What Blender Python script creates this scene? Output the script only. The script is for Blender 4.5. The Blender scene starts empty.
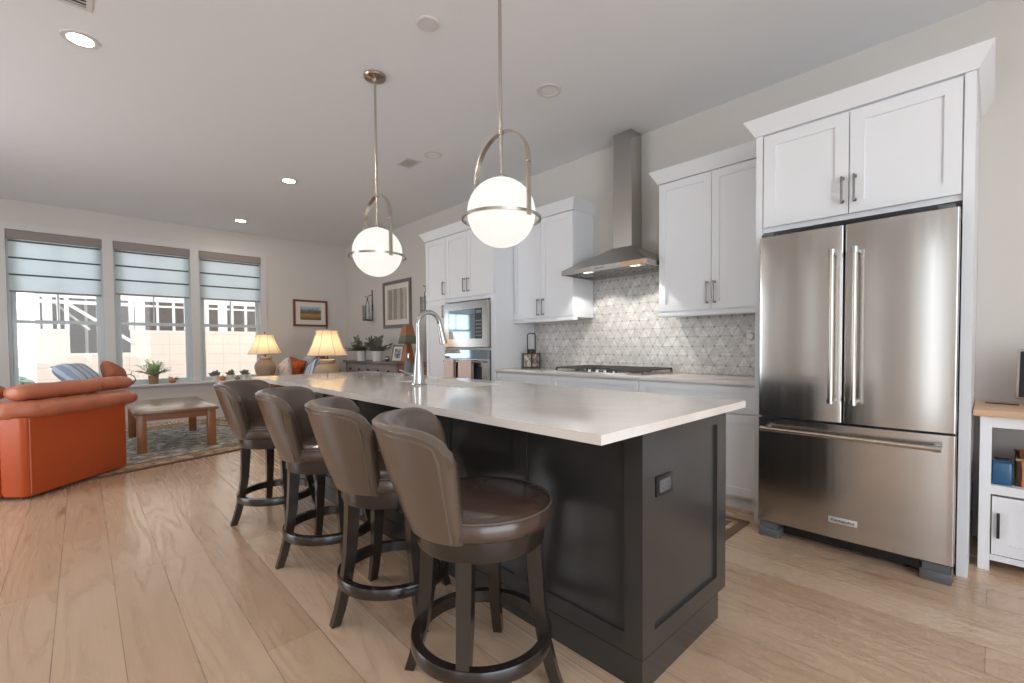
import bpy, bmesh, math, random
from mathutils import Vector, Matrix

random.seed(7)
S = bpy.context.scene
COL = S.collection
PI = math.pi
R = math.radians

# ------------------------------------------------------------------ camera
CAM_H = 1.17
def set_camera():
    yaw, pit, rol = 0.813243, -0.026506, -0.0074256
    f = Vector((-math.sin(yaw) * math.cos(pit), math.cos(yaw) * math.cos(pit), math.sin(pit)))
    r = Vector((math.cos(yaw), math.sin(yaw), 0.0))
    u = r.cross(f)
    r2 = r * math.cos(rol) + u * math.sin(rol)
    u2 = -r * math.sin(rol) + u * math.cos(rol)
    cd = bpy.data.cameras.new('camera')
    cam = bpy.data.objects.new('camera', cd)
    COL.objects.link(cam)
    m = Matrix(((r2.x, u2.x, -f.x, 0), (r2.y, u2.y, -f.y, 0), (r2.z, u2.z, -f.z, CAM_H), (0, 0, 0, 1)))
    cam.matrix_world = m
    cd.sensor_width = 36.0
    cd.sensor_fit = 'HORIZONTAL'
    cd.lens = 454.59 / 1024 * 36.0
    cd.shift_y = 15.56 / 1024
    cd.clip_start = 0.02
    cd.clip_end = 200
    S.camera = cam
set_camera()

# ------------------------------------------------------------------ world, sun, exposure
LAMP = 80.0            # recessed light lens radiance
GLOBE = 0.52            # pendant globe radiance
SKY = 2.7
SUN = 0.3
S.view_settings.view_transform = 'Standard'
S.view_settings.look = 'None'
S.view_settings.exposure = 0.78
S.view_settings.gamma = 1.0
S.view_settings.use_curve_mapping = False
try:
    S.cycles.max_bounces = 10
    S.cycles.diffuse_bounces = 6
    S.cycles.glossy_bounces = 5
    S.cycles.transmission_bounces = 8
    S.cycles.transparent_max_bounces = 12
    S.cycles.sample_clamp_indirect = 6.0
    S.cycles.caustics_reflective = False
    S.cycles.caustics_refractive = False
    S.cycles.use_denoising = True
except Exception:
    pass

def set_world():
    w = bpy.data.worlds.new('sky')
    S.world = w
    w.use_nodes = True
    nt = w.node_tree
    nt.nodes.clear()
    out = nt.nodes.new('ShaderNodeOutputWorld')
    bg = nt.nodes.new('ShaderNodeBackground')
    tc = nt.nodes.new('ShaderNodeTexCoord')
    sep = nt.nodes.new('ShaderNodeSeparateXYZ')
    ramp = nt.nodes.new('ShaderNodeValToRGB')
    ramp.color_ramp.elements[0].position = 0.0
    ramp.color_ramp.elements[0].color = (0.87, 0.92, 0.96, 1)
    ramp.color_ramp.elements[1].position = 0.6
    ramp.color_ramp.elements[1].color = (0.72, 0.86, 1.0, 1)
    nt.links.new(tc.outputs['Generated'], sep.inputs[0])
    nt.links.new(sep.outputs['Z'], ramp.inputs[0])
    nt.links.new(ramp.outputs[0], bg.inputs[0])
    bg.inputs[1].default_value = SKY
    nt.links.new(bg.outputs[0], out.inputs[0])
set_world()

def set_sun():
    l = bpy.data.lights.new('sun', 'SUN')
    l.energy = SUN
    l.angle = R(2)
    l.color = (1.0, 0.95, 0.88)
    o = bpy.data.objects.new('sun', l)
    COL.objects.link(o)
    d = Vector((-0.62, 0.02, -0.72))
    o.rotation_euler = d.to_track_quat('-Z', 'Y').to_euler()
    o.location = (3, 0, 12)
set_sun()

def portal(name, x, y, z, sx, sy, d):
    l = bpy.data.lights.new(name, 'AREA')
    l.shape = 'RECTANGLE'
    l.size = sx
    l.size_y = sy
    l.cycles.is_portal = True
    o = bpy.data.objects.new(name, l)
    COL.objects.link(o)
    o.location = (x, y, z)
    o.rotation_euler = Vector(d).to_track_quat('-Z', 'Z').to_euler()
portal('window_portal', -9.2, 0.82, 1.7, 3.3, 2.4, (1, 0, 0))
portal('unseen_opening_portal', -3.5, -2.85, 1.35, 7.6, 2.7, (0, 1, 0))  # samples sky light through the unseen openings of the left wall
portal('rear_portal', 2.9, -0.25, 1.55, 4.3, 3.0, (-1, 0, 0))

# ------------------------------------------------------------------ materials
def srgb(r, g, b):
    def c(v):
        v /= 255.0
        return v / 12.92 if v <= 0.04045 else ((v + 0.055) / 1.055) ** 2.4
    return (c(r), c(g), c(b), 1.0)

class NT:
    def __init__(s, name):
        s.m = bpy.data.materials.new(name)
        s.m.use_nodes = True
        s.nt = s.m.node_tree
        s.bsdf = s.nt.nodes['Principled BSDF']
        s.out = s.nt.nodes['Material Output']
    def n(s, t, **kw):
        k = s.nt.nodes.new(t)
        for a, b in kw.items():
            setattr(k, a, b)
        return k
    def l(s, a, b):
        s.nt.links.new(a, b)
    def math(s, op, a, b=None, c=None):
        k = s.n('ShaderNodeMath', operation=op)
        for i, v in enumerate((a, b, c)):
            if v is None:
                continue
            if isinstance(v, (int, float)):
                k.inputs[i].default_value = v
            else:
                s.l(v, k.inputs[i])
        return k.outputs[0]
    def mix(s, fac, a, b, blend='MIX'):
        k = s.n('ShaderNodeMix', data_type='RGBA', blend_type=blend)
        for i, v in ((0, fac), (6, a), (7, b)):
            if isinstance(v, (int, float)):
                k.inputs[i].default_value = v
            elif isinstance(v, tuple):
                k.inputs[i].default_value = v
            else:
                s.l(v, k.inputs[i])
        return k.outputs[2]
    def noise(s, vec, scale, detail=3, rough=0.5, dist=0.0):
        k = s.n('ShaderNodeTexNoise')
        k.inputs['Scale'].default_value = scale
        k.inputs['Detail'].default_value = detail
        k.inputs['Roughness'].default_value = rough
        k.inputs['Distortion'].default_value = dist
        if vec is not None:
            s.l(vec, k.inputs['Vector'])
        return k.outputs['Fac']
    def coord(s, scale=(1, 1, 1), rot=(0, 0, 0), loc=(0, 0, 0)):
        tc = s.n('ShaderNodeTexCoord')
        mp = s.n('ShaderNodeMapping')
        mp.inputs['Scale'].default_value = scale
        mp.inputs['Rotation'].default_value = rot
        mp.inputs['Location'].default_value = loc
        s.l(tc.outputs['Object'], mp.inputs['Vector'])
        return mp.outputs['Vector']
    def ramp(s, fac, stops):
        k = s.n('ShaderNodeValToRGB')
        e = k.color_ramp.elements
        while len(e) < len(stops):
            e.new(0.5)
        for i, (p, c) in enumerate(stops):
            e[i].position = p
            e[i].color = c
        s.l(fac, k.inputs[0])
        return k.outputs[0]
    def bump(s, h, strength=0.1, dist=0.01):
        k = s.n('ShaderNodeBump')
        k.inputs['Strength'].default_value = strength
        k.inputs['Distance'].default_value = dist
        s.l(h, k.inputs['Height'])
        s.l(k.outputs[0], s.bsdf.inputs['Normal'])

def pm(name, rgb, rough=0.5, metal=0.0, var=0.06, scale=8.0, bump=0.0, bscale=60.0, stretch=(1, 1, 1), spec=None, coat=0.0):
    t = NT(name)
    c = srgb(*rgb)
    v = t.coord(stretch)
    n = t.noise(v, scale)
    dark = tuple(x * (1 - var) for x in c[:3]) + (1,)
    lite = tuple(min(1, x * (1 + var)) for x in c[:3]) + (1,)
    t.l(t.mix(n, dark, lite), t.bsdf.inputs['Base Color'])
    t.bsdf.inputs['Roughness'].default_value = rough
    t.bsdf.inputs['Metallic'].default_value = metal
    if spec is not None:
        t.bsdf.inputs['Specular IOR Level'].default_value = spec
    if coat:
        t.bsdf.inputs['Coat Weight'].default_value = coat
        t.bsdf.inputs['Coat Roughness'].default_value = 0.15
    if bump:
        t.bump(t.noise(v, bscale, 4), bump, 0.004)
    return t.m

def emit(name, rgb, strength, base=(110, 110, 110)):
    t = NT(name)
    t.bsdf.inputs['Base Color'].default_value = srgb(*base)
    t.bsdf.inputs['Emission Color'].default_value = srgb(*rgb)
    t.bsdf.inputs['Emission Strength'].default_value = strength
    t.bsdf.inputs['Roughness'].default_value = 0.3
    return t.m

def glass(name, tint=(1, 1, 1), rough=0.0, refl=0.08):
    t = NT(name)
    tr = t.n('ShaderNodeBsdfTransparent')
    tr.inputs[0].default_value = (*tint, 1)
    gl = t.n('ShaderNodeBsdfGlossy')
    gl.inputs['Roughness'].default_value = rough
    mx = t.n('ShaderNodeMixShader')
    fr = t.n('ShaderNodeFresnel')
    fr.inputs[0].default_value = 1.45
    k = t.math('MULTIPLY', fr.outputs[0], refl / 0.08)
    k = t.math('MINIMUM', k, 1.0)
    t.l(k, mx.inputs[0])
    t.l(tr.outputs[0], mx.inputs[1])
    t.l(gl.outputs[0], mx.inputs[2])
    t.l(mx.outputs[0], t.out.inputs[0])
    return t.m

def floor_mat():
    t = NT('oak_planks')
    v = t.coord((1, 1, 1), loc=(3.1, -0.09 + 20.0, 0))
    br = t.n('ShaderNodeTexBrick')
    br.offset = 0.37
    br.offset_frequency = 3
    br.inputs['Color1'].default_value = (0, 0, 0, 1)
    br.inputs['Color2'].default_value = (1, 1, 1, 1)
    br.inputs['Mortar'].default_value = (0.5, 0.5, 0.5, 1)
    br.inputs['Scale'].default_value = 1.0
    br.inputs['Mortar Size'].default_value = 0.0016
    br.inputs['Mortar Smooth'].default_value = 0.3
    br.inputs['Bias'].default_value = 0.0
    br.inputs['Brick Width'].default_value = 1.9
    br.inputs['Row Height'].default_value = 0.2
    t.l(v, br.inputs['Vector'])
    # per-plank shift of the grain
    sep = t.n('ShaderNodeSeparateXYZ')
    t.l(v, sep.inputs[0])
    shift = t.math('MULTIPLY', br.outputs['Color'], 13.7)
    cmb = t.n('ShaderNodeCombineXYZ')
    t.l(t.math('ADD', t.math('MULTIPLY', sep.outputs[0], 0.30), shift), cmb.inputs[0])
    t.l(t.math('ADD', t.math('MULTIPLY', sep.outputs[1], 3.0), shift), cmb.inputs[1])
    gv = cmb.outputs[0]
    warp = t.noise(gv, 1.1, 2, 0.5)
    rings = t.math('SINE', t.math('MULTIPLY', warp, 95.0))
    rings = t.math('MULTIPLY_ADD', rings, 0.5, 0.5)
    rings = t.math('POWER', rings, 2.2)
    cm2 = t.n('ShaderNodeCombineXYZ')
    t.l(t.math('ADD', t.math('MULTIPLY', sep.outputs[0], 2.0), shift), cm2.inputs[0])
    t.l(t.math('MULTIPLY', sep.outputs[1], 70.0), cm2.inputs[1])
    fine = t.noise(cm2.outputs[0], 1.6, 4, 0.65)
    cm3 = t.n('ShaderNodeCombineXYZ')
    t.l(t.math('ADD', t.math('MULTIPLY', sep.outputs[0], 1.3), shift), cm3.inputs[0])
    t.l(t.math('MULTIPLY', sep.outputs[1], 4.5), cm3.inputs[1])
    knot = t.noise(cm3.outputs[0], 1.7, 3, 0.55)
    base = t.ramp(br.outputs['Color'], [(0.0, srgb(183, 148, 117)), (0.35, srgb(200, 167, 137)), (0.7, srgb(191, 156, 125)), (1.0, srgb(212, 182, 154))])
    c = t.mix(t.math('MULTIPLY', rings, 0.28), base, srgb(150, 112, 84))
    c = t.mix(t.math('MULTIPLY', fine, 0.45), c, srgb(222, 197, 172))
    kf = t.ramp(knot, [(0.0, (0, 0, 0, 1)), (0.62, (0, 0, 0, 1)), (0.78, (0.75, 0.75, 0.75, 1))])
    c = t.mix(kf, c, srgb(128, 94, 72))
    c = t.mix(t.math('MULTIPLY', br.outputs['Fac'], 0.75), c, srgb(110, 84, 66))
    t.l(c, t.bsdf.inputs['Base Color'])
    t.bsdf.inputs['Specular IOR Level'].default_value = 0.85
    rg = t.math('MULTIPLY_ADD', rings, 0.10, 0.20)
    t.l(rg, t.bsdf.inputs['Roughness'])
    hh = t.math('SUBTRACT', t.math('MULTIPLY', rings, 0.22), br.outputs['Fac'])
    t.bump(hh, 0.28, 0.002)
    return t.m

def tile_mat():
    t = NT('triangle_marble_tile')
    tc = t.n('ShaderNodeTexCoord')
    sep = t.n('ShaderNodeSeparateXYZ')
    t.l(tc.outputs['Object'], sep.inputs[0])
    x, z = sep.outputs[0], sep.outputs[2]
    s = 0.082
    w = 0.0022
    ds, ids = [], []
    for a in (0, 60, 120):
        nx, nz = -math.sin(R(a)), math.cos(R(a))
        d = t.math('ADD', t.math('MULTIPLY', x, nx / s), t.math('MULTIPLY', z, nz / s))
        fl = t.math('FLOOR', d)
        fr = t.math('SUBTRACT', d, fl)
        e = t.math('MINIMUM', fr, t.math('SUBTRACT', 1.0, fr))
        ds.append(e)
        ids.append(fl)
    m = t.math('MINIMUM', t.math('MINIMUM', ds[0], ds[1]), ds[2])
    line = t.math('LESS_THAN', m, w / s)
    mid = t.math('MAXIMUM', t.math('MAXIMUM', t.math('MINIMUM', ds[0], ds[1]), t.math('MINIMUM', ds[1], ds[2])), t.math('MINIMUM', ds[0], ds[2]))
    dot = t.math('LESS_THAN', mid, 0.075)
    cell = t.n('ShaderNodeCombineXYZ')
    for i in range(3):
        t.l(ids[i], cell.inputs[i])
    wn = t.n('ShaderNodeTexWhiteNoise', noise_dimensions='3D')
    t.l(cell.outputs[0], wn.inputs['Vector'])
    vein = t.noise(tc.outputs['Object'], 9, 6, 0.6, 1.2)
    base = t.mix(wn.outputs['Value'], srgb(204, 201, 198), srgb(224, 222, 219))
    vf = t.ramp(vein, [(0.44, (0, 0, 0, 1)), (0.5, (0.55, 0.55, 0.55, 1)), (0.56, (0, 0, 0, 1))])
    base = t.mix(vf, base, srgb(170, 167, 164))
    c = t.mix(line, base, srgb(176, 172, 167))
    c = t.mix(dot, c, srgb(156, 150, 143))
    t.l(c, t.bsdf.inputs['Base Color'])
    t.l(t.math('MULTIPLY_ADD', line, 0.4, 0.2), t.bsdf.inputs['Roughness'])
    return t.m

def quartz_mat():
    t = NT('white_quartz')
    v = t.coord()
    n1 = t.noise(v, 1.3, 6, 0.6, 1.4)
    vf = t.ramp(n1, [(0.46, (0, 0, 0, 1)), (0.5, (0.55, 0.55, 0.55, 1)), (0.54, (0, 0, 0, 1))])
    n2 = t.noise(v, 3.0, 4)
    b = t.mix(n2, srgb(222, 213, 206), srgb(232, 226, 221))
    t.l(t.mix(t.math('MULTIPLY', vf, 0.3), b, srgb(200, 190, 182)), t.bsdf.inputs['Base Color'])
    t.bsdf.inputs['Roughness'].default_value = 0.07
    t.bsdf.inputs['Specular IOR Level'].default_value = 0.6
    return t.m

def steel_mat(name, rgb=(196, 193, 190), rough=0.19, vertical=True):
    t = NT(name)
    v = t.coord((40, 40, 0.4) if vertical else (0.4, 40, 40))
    n = t.noise(v, 1.0, 2, 0.5)
    c = srgb(*rgb)
    d = tuple(x * 0.92 for x in c[:3]) + (1,)
    t.l(t.mix(n, d, c), t.bsdf.inputs['Base Color'])
    t.bsdf.inputs['Metallic'].default_value = 1.0
    t.l(t.math('MULTIPLY_ADD', n, 0.08, rough - 0.04), t.bsdf.inputs['Roughness'])
    return t.m

def rug_mat(name, border=(168, 140, 112), field=(150, 146, 138), accent=(120, 84, 66), sx=1.3, sy=1.6, bw=0.28):
    t = NT(name)
    tc = t.n('ShaderNodeTexCoord')
    sep = t.n('ShaderNodeSeparateXYZ')
    t.l(tc.outputs['Object'], sep.inputs[0])
    dx = t.math('SUBTRACT', sx, t.math('ABSOLUTE', sep.outputs[0]))
    dy = t.math('SUBTRACT', sy, t.math('ABSOLUTE', sep.outputs[1]))
    dd = t.math('MINIMUM', dx, dy)
    isb = t.math('LESS_THAN', dd, bw)
    edge = t.math('LESS_THAN', dd, 0.05)
    line = t.math('LESS_THAN', t.math('ABSOLUTE', t.math('SUBTRACT', dd, bw)), 0.02)
    vo = t.n('ShaderNodeTexVoronoi')
    vo.inputs['Scale'].default_value = 5.5
    t.l(tc.outputs['Object'], vo.inputs['Vector'])
    n = t.noise(tc.outputs['Object'], 9, 5, 0.65, 0.8)
    motif = t.math('LESS_THAN', t.math('ADD', vo.outputs['Distance'], t.math('MULTIPLY', n, 0.5)), 0.42)
    f = t.ramp(n, [(0.36, srgb(112, 110, 108)), (0.5, srgb(*field)), (0.62, srgb(212, 204, 194))])
    f = t.mix(t.math('MULTIPLY', motif, 0.75), f, srgb(*accent))
    b = t.ramp(n, [(0.36, srgb(128, 104, 84)), (0.5, srgb(*border)), (0.62, srgb(206, 188, 164))])
    b = t.mix(t.math('MULTIPLY', motif, 0.7), b, srgb(112, 92, 76))
    c = t.mix(isb, f, b)
    c = t.mix(t.math('MAXIMUM', edge, line), c, srgb(104, 80, 62))
    t.l(c, t.bsdf.inputs['Base Color'])
    t.bsdf.inputs['Roughness'].default_value = 0.95
    t.bump(t.noise(tc.outputs['Object'], 220, 2), 0.3, 0.004)
    return t.m

def osb_mat():
    t = NT('osb_sheathing')
    v = t.coord()
    sep = t.n('ShaderNodeSeparateXYZ')
    t.l(v, sep.inputs[0])
    def seam(o, p):
        fr = t.math('FRACT', t.math('DIVIDE', o, p))
        return t.math('LESS_THAN', fr, 0.014 / p)
    ln = t.math('MAXIMUM', seam(sep.outputs[1], 0.41), seam(t.math('ADD', sep.outputs[2], 5.0), 0.27))
    n = t.noise(v, 30, 4, 0.7)
    b = t.mix(n, srgb(174, 150, 134), srgb(190, 167, 149))
    t.l(t.mix(t.math('MULTIPLY', ln, 0.5), b, srgb(150, 124, 106)), t.bsdf.inputs['Base Color'])
    t.bsdf.inputs['Roughness'].default_value = 0.8
    return t.m

def birch_mat():
    t = NT('birch_print')
    v = t.coord((1, 1, 1))
    sep = t.n('ShaderNodeSeparateXYZ')
    t.l(v, sep.inputs[0])
    wob = t.math('MULTIPLY', t.noise(v, 3.0, 2), 0.06)
    f = t.math('FRACT', t.math('MULTIPLY', t.math('ADD', sep.outputs[0], wob), 5.2))
    tr = t.math('MULTIPLY', t.math('LESS_THAN', t.math('ABSOLUTE', t.math('SUBTRACT', f, 0.5)), t.math('MULTIPLY_ADD', t.noise(t.coord((1, 1, 0.02)), 9.0, 2), 0.6, -0.08)), 0.8)
    n = t.noise(t.coord((5, 1, 40)), 1.2, 4, 0.7)
    bg = t.mix(n, srgb(120, 112, 104), srgb(172, 162, 150))
    bark = t.mix(n, srgb(168, 160, 152), srgb(214, 208, 200))
    t.l(t.mix(tr, bg, bark), t.bsdf.inputs['Base Color'])
    t.bsdf.inputs['Roughness'].default_value = 0.4
    return t.m

def landscape_mat(z0):
    t = NT('field_print')
    v = t.coord()
    sep = t.n('ShaderNodeSeparateXYZ')
    t.l(v, sep.inputs[0])
    n = t.noise(v, 26, 4, 0.7)
    zz = t.math('ADD', t.math('MULTIPLY', t.math('SUBTRACT', sep.outputs[2], z0), 4.0), t.math('MULTIPLY_ADD', n, 0.5, 0.25))
    t.l(t.ramp(zz, [(0.1, srgb(120, 96, 60)), (0.35, srgb(186, 142, 74)), (0.55, srgb(96, 92, 74)), (0.72, srgb(110, 116, 118)), (0.9, srgb(176, 190, 200))]), t.bsdf.inputs['Base Color'])
    t.bsdf.inputs['Roughness'].default_value = 0.4
    return t.m

def stripe_mat(name, a, b, axis=0, period=0.06, duty=0.4, rough=0.85, third=None):
    t = NT(name)
    v = t.coord()
    sep = t.n('ShaderNodeSeparateXYZ')
    t.l(v, sep.inputs[0])
    w = t.math('MULTIPLY', t.noise(v, 10, 2), 0.02)
    f = t.math('FRACT', t.math('DIVIDE', t.math('ADD', sep.outputs[axis], w), period))
    m = t.math('LESS_THAN', f, duty)
    c = t.mix(m, srgb(*a), srgb(*b))
    if third:
        m2 = t.math('GREATER_THAN', f, 0.86)
        c = t.mix(m2, c, srgb(*third))
    t.l(c, t.bsdf.inputs['Base Color'])
    t.bsdf.inputs['Roughness'].default_value = rough
    return t.m

def blotch_mat(name, a, b, c3, scale=14, rough=0.9):
    t = NT(name)
    v = t.coord()
    n = t.noise(v, scale, 3, 0.6, 0.6)
    t.l(t.ramp(n, [(0.38, srgb(*a)), (0.5, srgb(*b)), (0.62, srgb(*c3))]), t.bsdf.inputs['Base Color'])
    t.bsdf.inputs['Roughness'].default_value = rough
    return t.m

def translucent_mat(name, rgb, mixf=0.6, var=0.05, scale=40, emis=0.0):
    t = NT(name)
    c = srgb(*rgb)
    n = t.noise(t.coord(), scale, 3)
    col = t.mix(n, tuple(x * (1 - var) for x in c[:3]) + (1,), c)
    df = t.n('ShaderNodeBsdfDiffuse')
    tl = t.n('ShaderNodeBsdfTranslucent')
    mx = t.n('ShaderNodeMixShader')
    mx.inputs[0].default_value = mixf
    t.l(col, df.inputs[0])
    t.l(col, tl.inputs[0])
    t.l(df.outputs[0], mx.inputs[1])
    t.l(tl.outputs[0], mx.inputs[2])
    t.l(mx.outputs[0], t.out.inputs[0])
    return t.m

def leather_mat(name, rgb, rough=0.36, var=0.14, bump=0.12, coat=0.0):
    t = NT(name)
    c = srgb(*rgb)
    v = t.coord()
    n = t.noise(v, 7, 4, 0.6)
    n2 = t.noise(v, 160, 3, 0.6)
    t.l(t.mix(n, tuple(x * (1 - var) for x in c[:3]) + (1,), tuple(min(1, x * (1 + var)) for x in c[:3]) + (1,)), t.bsdf.inputs['Base Color'])
    t.l(t.math('MULTIPLY_ADD', n, 0.12, rough - 0.06), t.bsdf.inputs['Roughness'])
    if coat:
        t.bsdf.inputs['Coat Weight'].default_value = coat
        t.bsdf.inputs['Coat Roughness'].default_value = 0.17
    h = t.math('ADD', t.math('MULTIPLY', n2, 0.25), t.math('MULTIPLY', t.noise(v, 18, 2), 0.75))
    t.bump(h, bump, 0.008)
    return t.m

M = {}
M['wall'] = pm('greige_paint', (211, 207, 202), 0.85, var=0.01, bump=0.03, bscale=200)
M['ceiling'] = pm('ceiling_paint', (231, 233, 236), 0.9, var=0.01)
M['trim'] = pm('trim_paint', (213, 210, 208), 0.5, var=0.01)
M['floor'] = floor_mat()
M['white'] = pm('cabinet_paint', (230, 232, 236), 0.4, var=0.012)
M['tile'] = tile_mat()
M['quartz'] = quartz_mat()
M['steel'] = steel_mat('brushed_steel')
M['steel_h'] = steel_mat('brushed_steel_hood', (176, 172, 168), 0.30, False)
M['chrome'] = pm('chrome', (186, 185, 184), 0.12, 1.0, var=0.01)
M['nickel'] = pm('brushed_nickel', (196, 188, 178), 0.22, 1.0, var=0.03)
M['pull'] = pm('pewter_pull', (150, 148, 146), 0.3, 1.0, var=0.03)
M['dark_metal'] = pm('dark_iron', (66, 58, 52), 0.45, 0.7, var=0.08)
M['black'] = pm('black_plastic', (26, 26, 27), 0.35, var=0.05)
M['grey_plastic'] = pm('grey_plastic', (94, 95, 98), 0.45, var=0.04)
M['island'] = pm('island_paint', (50, 49, 48), 0.26, var=0.05, spec=0.7)
M['espresso'] = pm('espresso_wood', (40, 33, 29), 0.24, var=0.2, scale=4, stretch=(6, 6, 1), coat=0.3)
M['leather'] = leather_mat('taupe_leather', (86, 72, 62), 0.34, 0.10, 0.12, 0.7)
M['seat_leather'] = leather_mat('brown_leather', (70, 53, 45), 0.26, 0.10, 0.08, 0.7)
M['stitch'] = pm('piping_leather', (98, 85, 76), 0.35, var=0.08)
M['orange'] = leather_mat('orange_leather', (182, 78, 34), 0.42, 0.12, 0.3)
M['orange_light'] = leather_mat('worn_orange_leather', (188, 112, 82), 0.34, 0.16, 0.45)
M['table_wood'] = pm('table_wood', (152, 102, 66), 0.3, var=0.16, scale=3, stretch=(1, 9, 9))
M['table_top'] = pm('table_top_wood', (138, 110, 88), 0.2, var=0.14, scale=3, stretch=(1, 9, 9))
M['oak'] = pm('desk_oak', (214, 178, 146), 0.45, var=0.10, scale=4, stretch=(1, 12, 12))
M['glass'] = glass('window_glass', (0.97, 0.99, 1.0), 0, 0.06)
M['vinyl'] = pm('window_vinyl', (206, 213, 216), 0.4, var=0.01)
M['shade_band'] = translucent_mat('shade_fabric', (240, 243, 243), 0.85)
M['shade_line'] = translucent_mat('shade_overlap', (112, 118, 120), 0.35)
M['cassette'] = pm('cassette_fabric', (150, 142, 136), 0.8, var=0.04)
M['osb'] = osb_mat()
M['stud'] = pm('white_lumber', (186, 176, 166), 0.8, var=0.04)
M['dark_int'] = pm('unfinished_interior', (112, 98, 88), 0.9, var=0.25, scale=3)
M['siding'] = pm('pale_siding', (196, 202, 208), 0.8, var=0.05)
M['ground'] = pm('bare_ground', (168, 160, 146), 0.95, var=0.2, scale=2)
M['globe'] = emit('opal_glass_lit', (255, 250, 243), GLOBE)
M['lens'] = emit('downlight_lens', (255, 243, 228), LAMP)
M['lens_off'] = pm('downlight_lens_off', (226, 224, 222), 0.4, var=0.01)
M['hood_lens'] = emit('hood_lens', (255, 244, 228), 6.0)
M['lampshade'] = translucent_mat('cream_shade', (250, 234, 206), 0.5)
M['lampbase'] = pm('stoneware', (168, 146, 124), 0.55, var=0.10, scale=30)
M['bulb'] = emit('warm_bulb', (255, 226, 184), 26.0)
M['pot_white'] = pm('white_ceramic', (226, 224, 220), 0.35, var=0.02)
M['wicker'] = pm('wicker', (160, 128, 98), 0.8, var=0.25, scale=70)
M['leaf'] = pm('green_leaf', (122, 150, 94), 0.5, var=0.25, scale=20)
M['leaf_pale'] = pm('pale_green_leaf', (164, 186, 134), 0.5, var=0.25, scale=20)
M['leaf_dark'] = pm('dusty_green_leaf', (112, 120, 100), 0.55, var=0.3, scale=20)
M['stem'] = pm('stem', (92, 84, 60), 0.7, var=0.2)
M['pumpkin'] = pm('orange_gourd', (206, 122, 62), 0.5, var=0.15, scale=20)
M['red_wood'] = pm('cherry_wood', (122, 66, 44), 0.4, var=0.2, scale=5, stretch=(1, 8, 8))
M['lamp_wood'] = pm('lamp_wood', (162, 96, 56), 0.45, var=0.2, scale=8, stretch=(6, 6, 1))
M['grey_wood'] = pm('grey_painted_wood', (142, 132, 130), 0.5, var=0.06)
M['grey_top'] = pm('grey_stained_top', (112, 108, 106), 0.4, var=0.1, stretch=(1, 8, 8))
M['mat_board'] = pm('mat_board', (226, 220, 212), 0.8, var=0.01)
M['frame_grey'] = pm('charcoal_frame', (112, 108, 106), 0.45, var=0.08)
M['dark_glass'] = pm('dark_oven_glass', (58, 66, 74), 0.04, var=0.02, spec=0.9)
M['mirror_glass'] = pm('appliance_glass', (150, 165, 176), 0.05, 0.75, var=0.02)
M['towel'] = pm('pink_towel', (226, 204, 194), 0.95, var=0.05, bump=0.3, bscale=220)
M['cast_iron'] = pm('cast_iron', (92, 88, 84), 0.5, 0.3, var=0.1)
M['rug'] = rug_mat('living_rug', sx=1.3, sy=1.7)
M['runner'] = rug_mat('runner_rug', border=(150, 116, 78), field=(196, 172, 132), accent=(96, 70, 48), sx=1.05, sy=0.33, bw=0.10)
M['blue_gathers'] = stripe_mat('blue_grey_fold_shade', (182, 196, 210), (138, 156, 178), 0, 0.075, 0.35)  # darker stripes paint in the shade between the pillow's gathers
M['rust'] = leather_mat('rust_fabric', (158, 90, 62), 0.6, 0.15, 0.1)
M['pillow_floral'] = blotch_mat('floral_fabric', (196, 150, 132), (206, 196, 188), (190, 200, 212))
M['pillow_orange'] = blotch_mat('orange_fabric', (150, 72, 34), (190, 96, 46), (140, 60, 30), 8)
M['pillow_stripe'] = stripe_mat('striped_fabric', (200, 214, 222), (120, 132, 146), 0, 0.09, 0.3, third=(232, 236, 238))
M['pillow_pale'] = blotch_mat('pale_blue_fabric', (190, 202, 212), (206, 214, 220), (176, 190, 204), 10)
M['trim_red'] = blotch_mat('red_trim_fabric', (150, 84, 70), (110, 60, 54), (170, 110, 84), 30)
M['blue_box'] = pm('blue_ceramic', (32, 88, 128), 0.3, var=0.06, coat=0.4)
M['basket_dark'] = stripe_mat('striped_basket', (62, 44, 34), (206, 120, 70), 0, 0.045, 0.35)
M['grass'] = pm('lawn', (120, 132, 96), 0.95, var=0.3, scale=6)
M['sign_tan'] = pm('tan_label', (206, 170, 140), 0.6, var=0.03)
M['badge'] = pm('badge_silver', (206, 204, 202), 0.35, 0.3, var=0.02)

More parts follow.
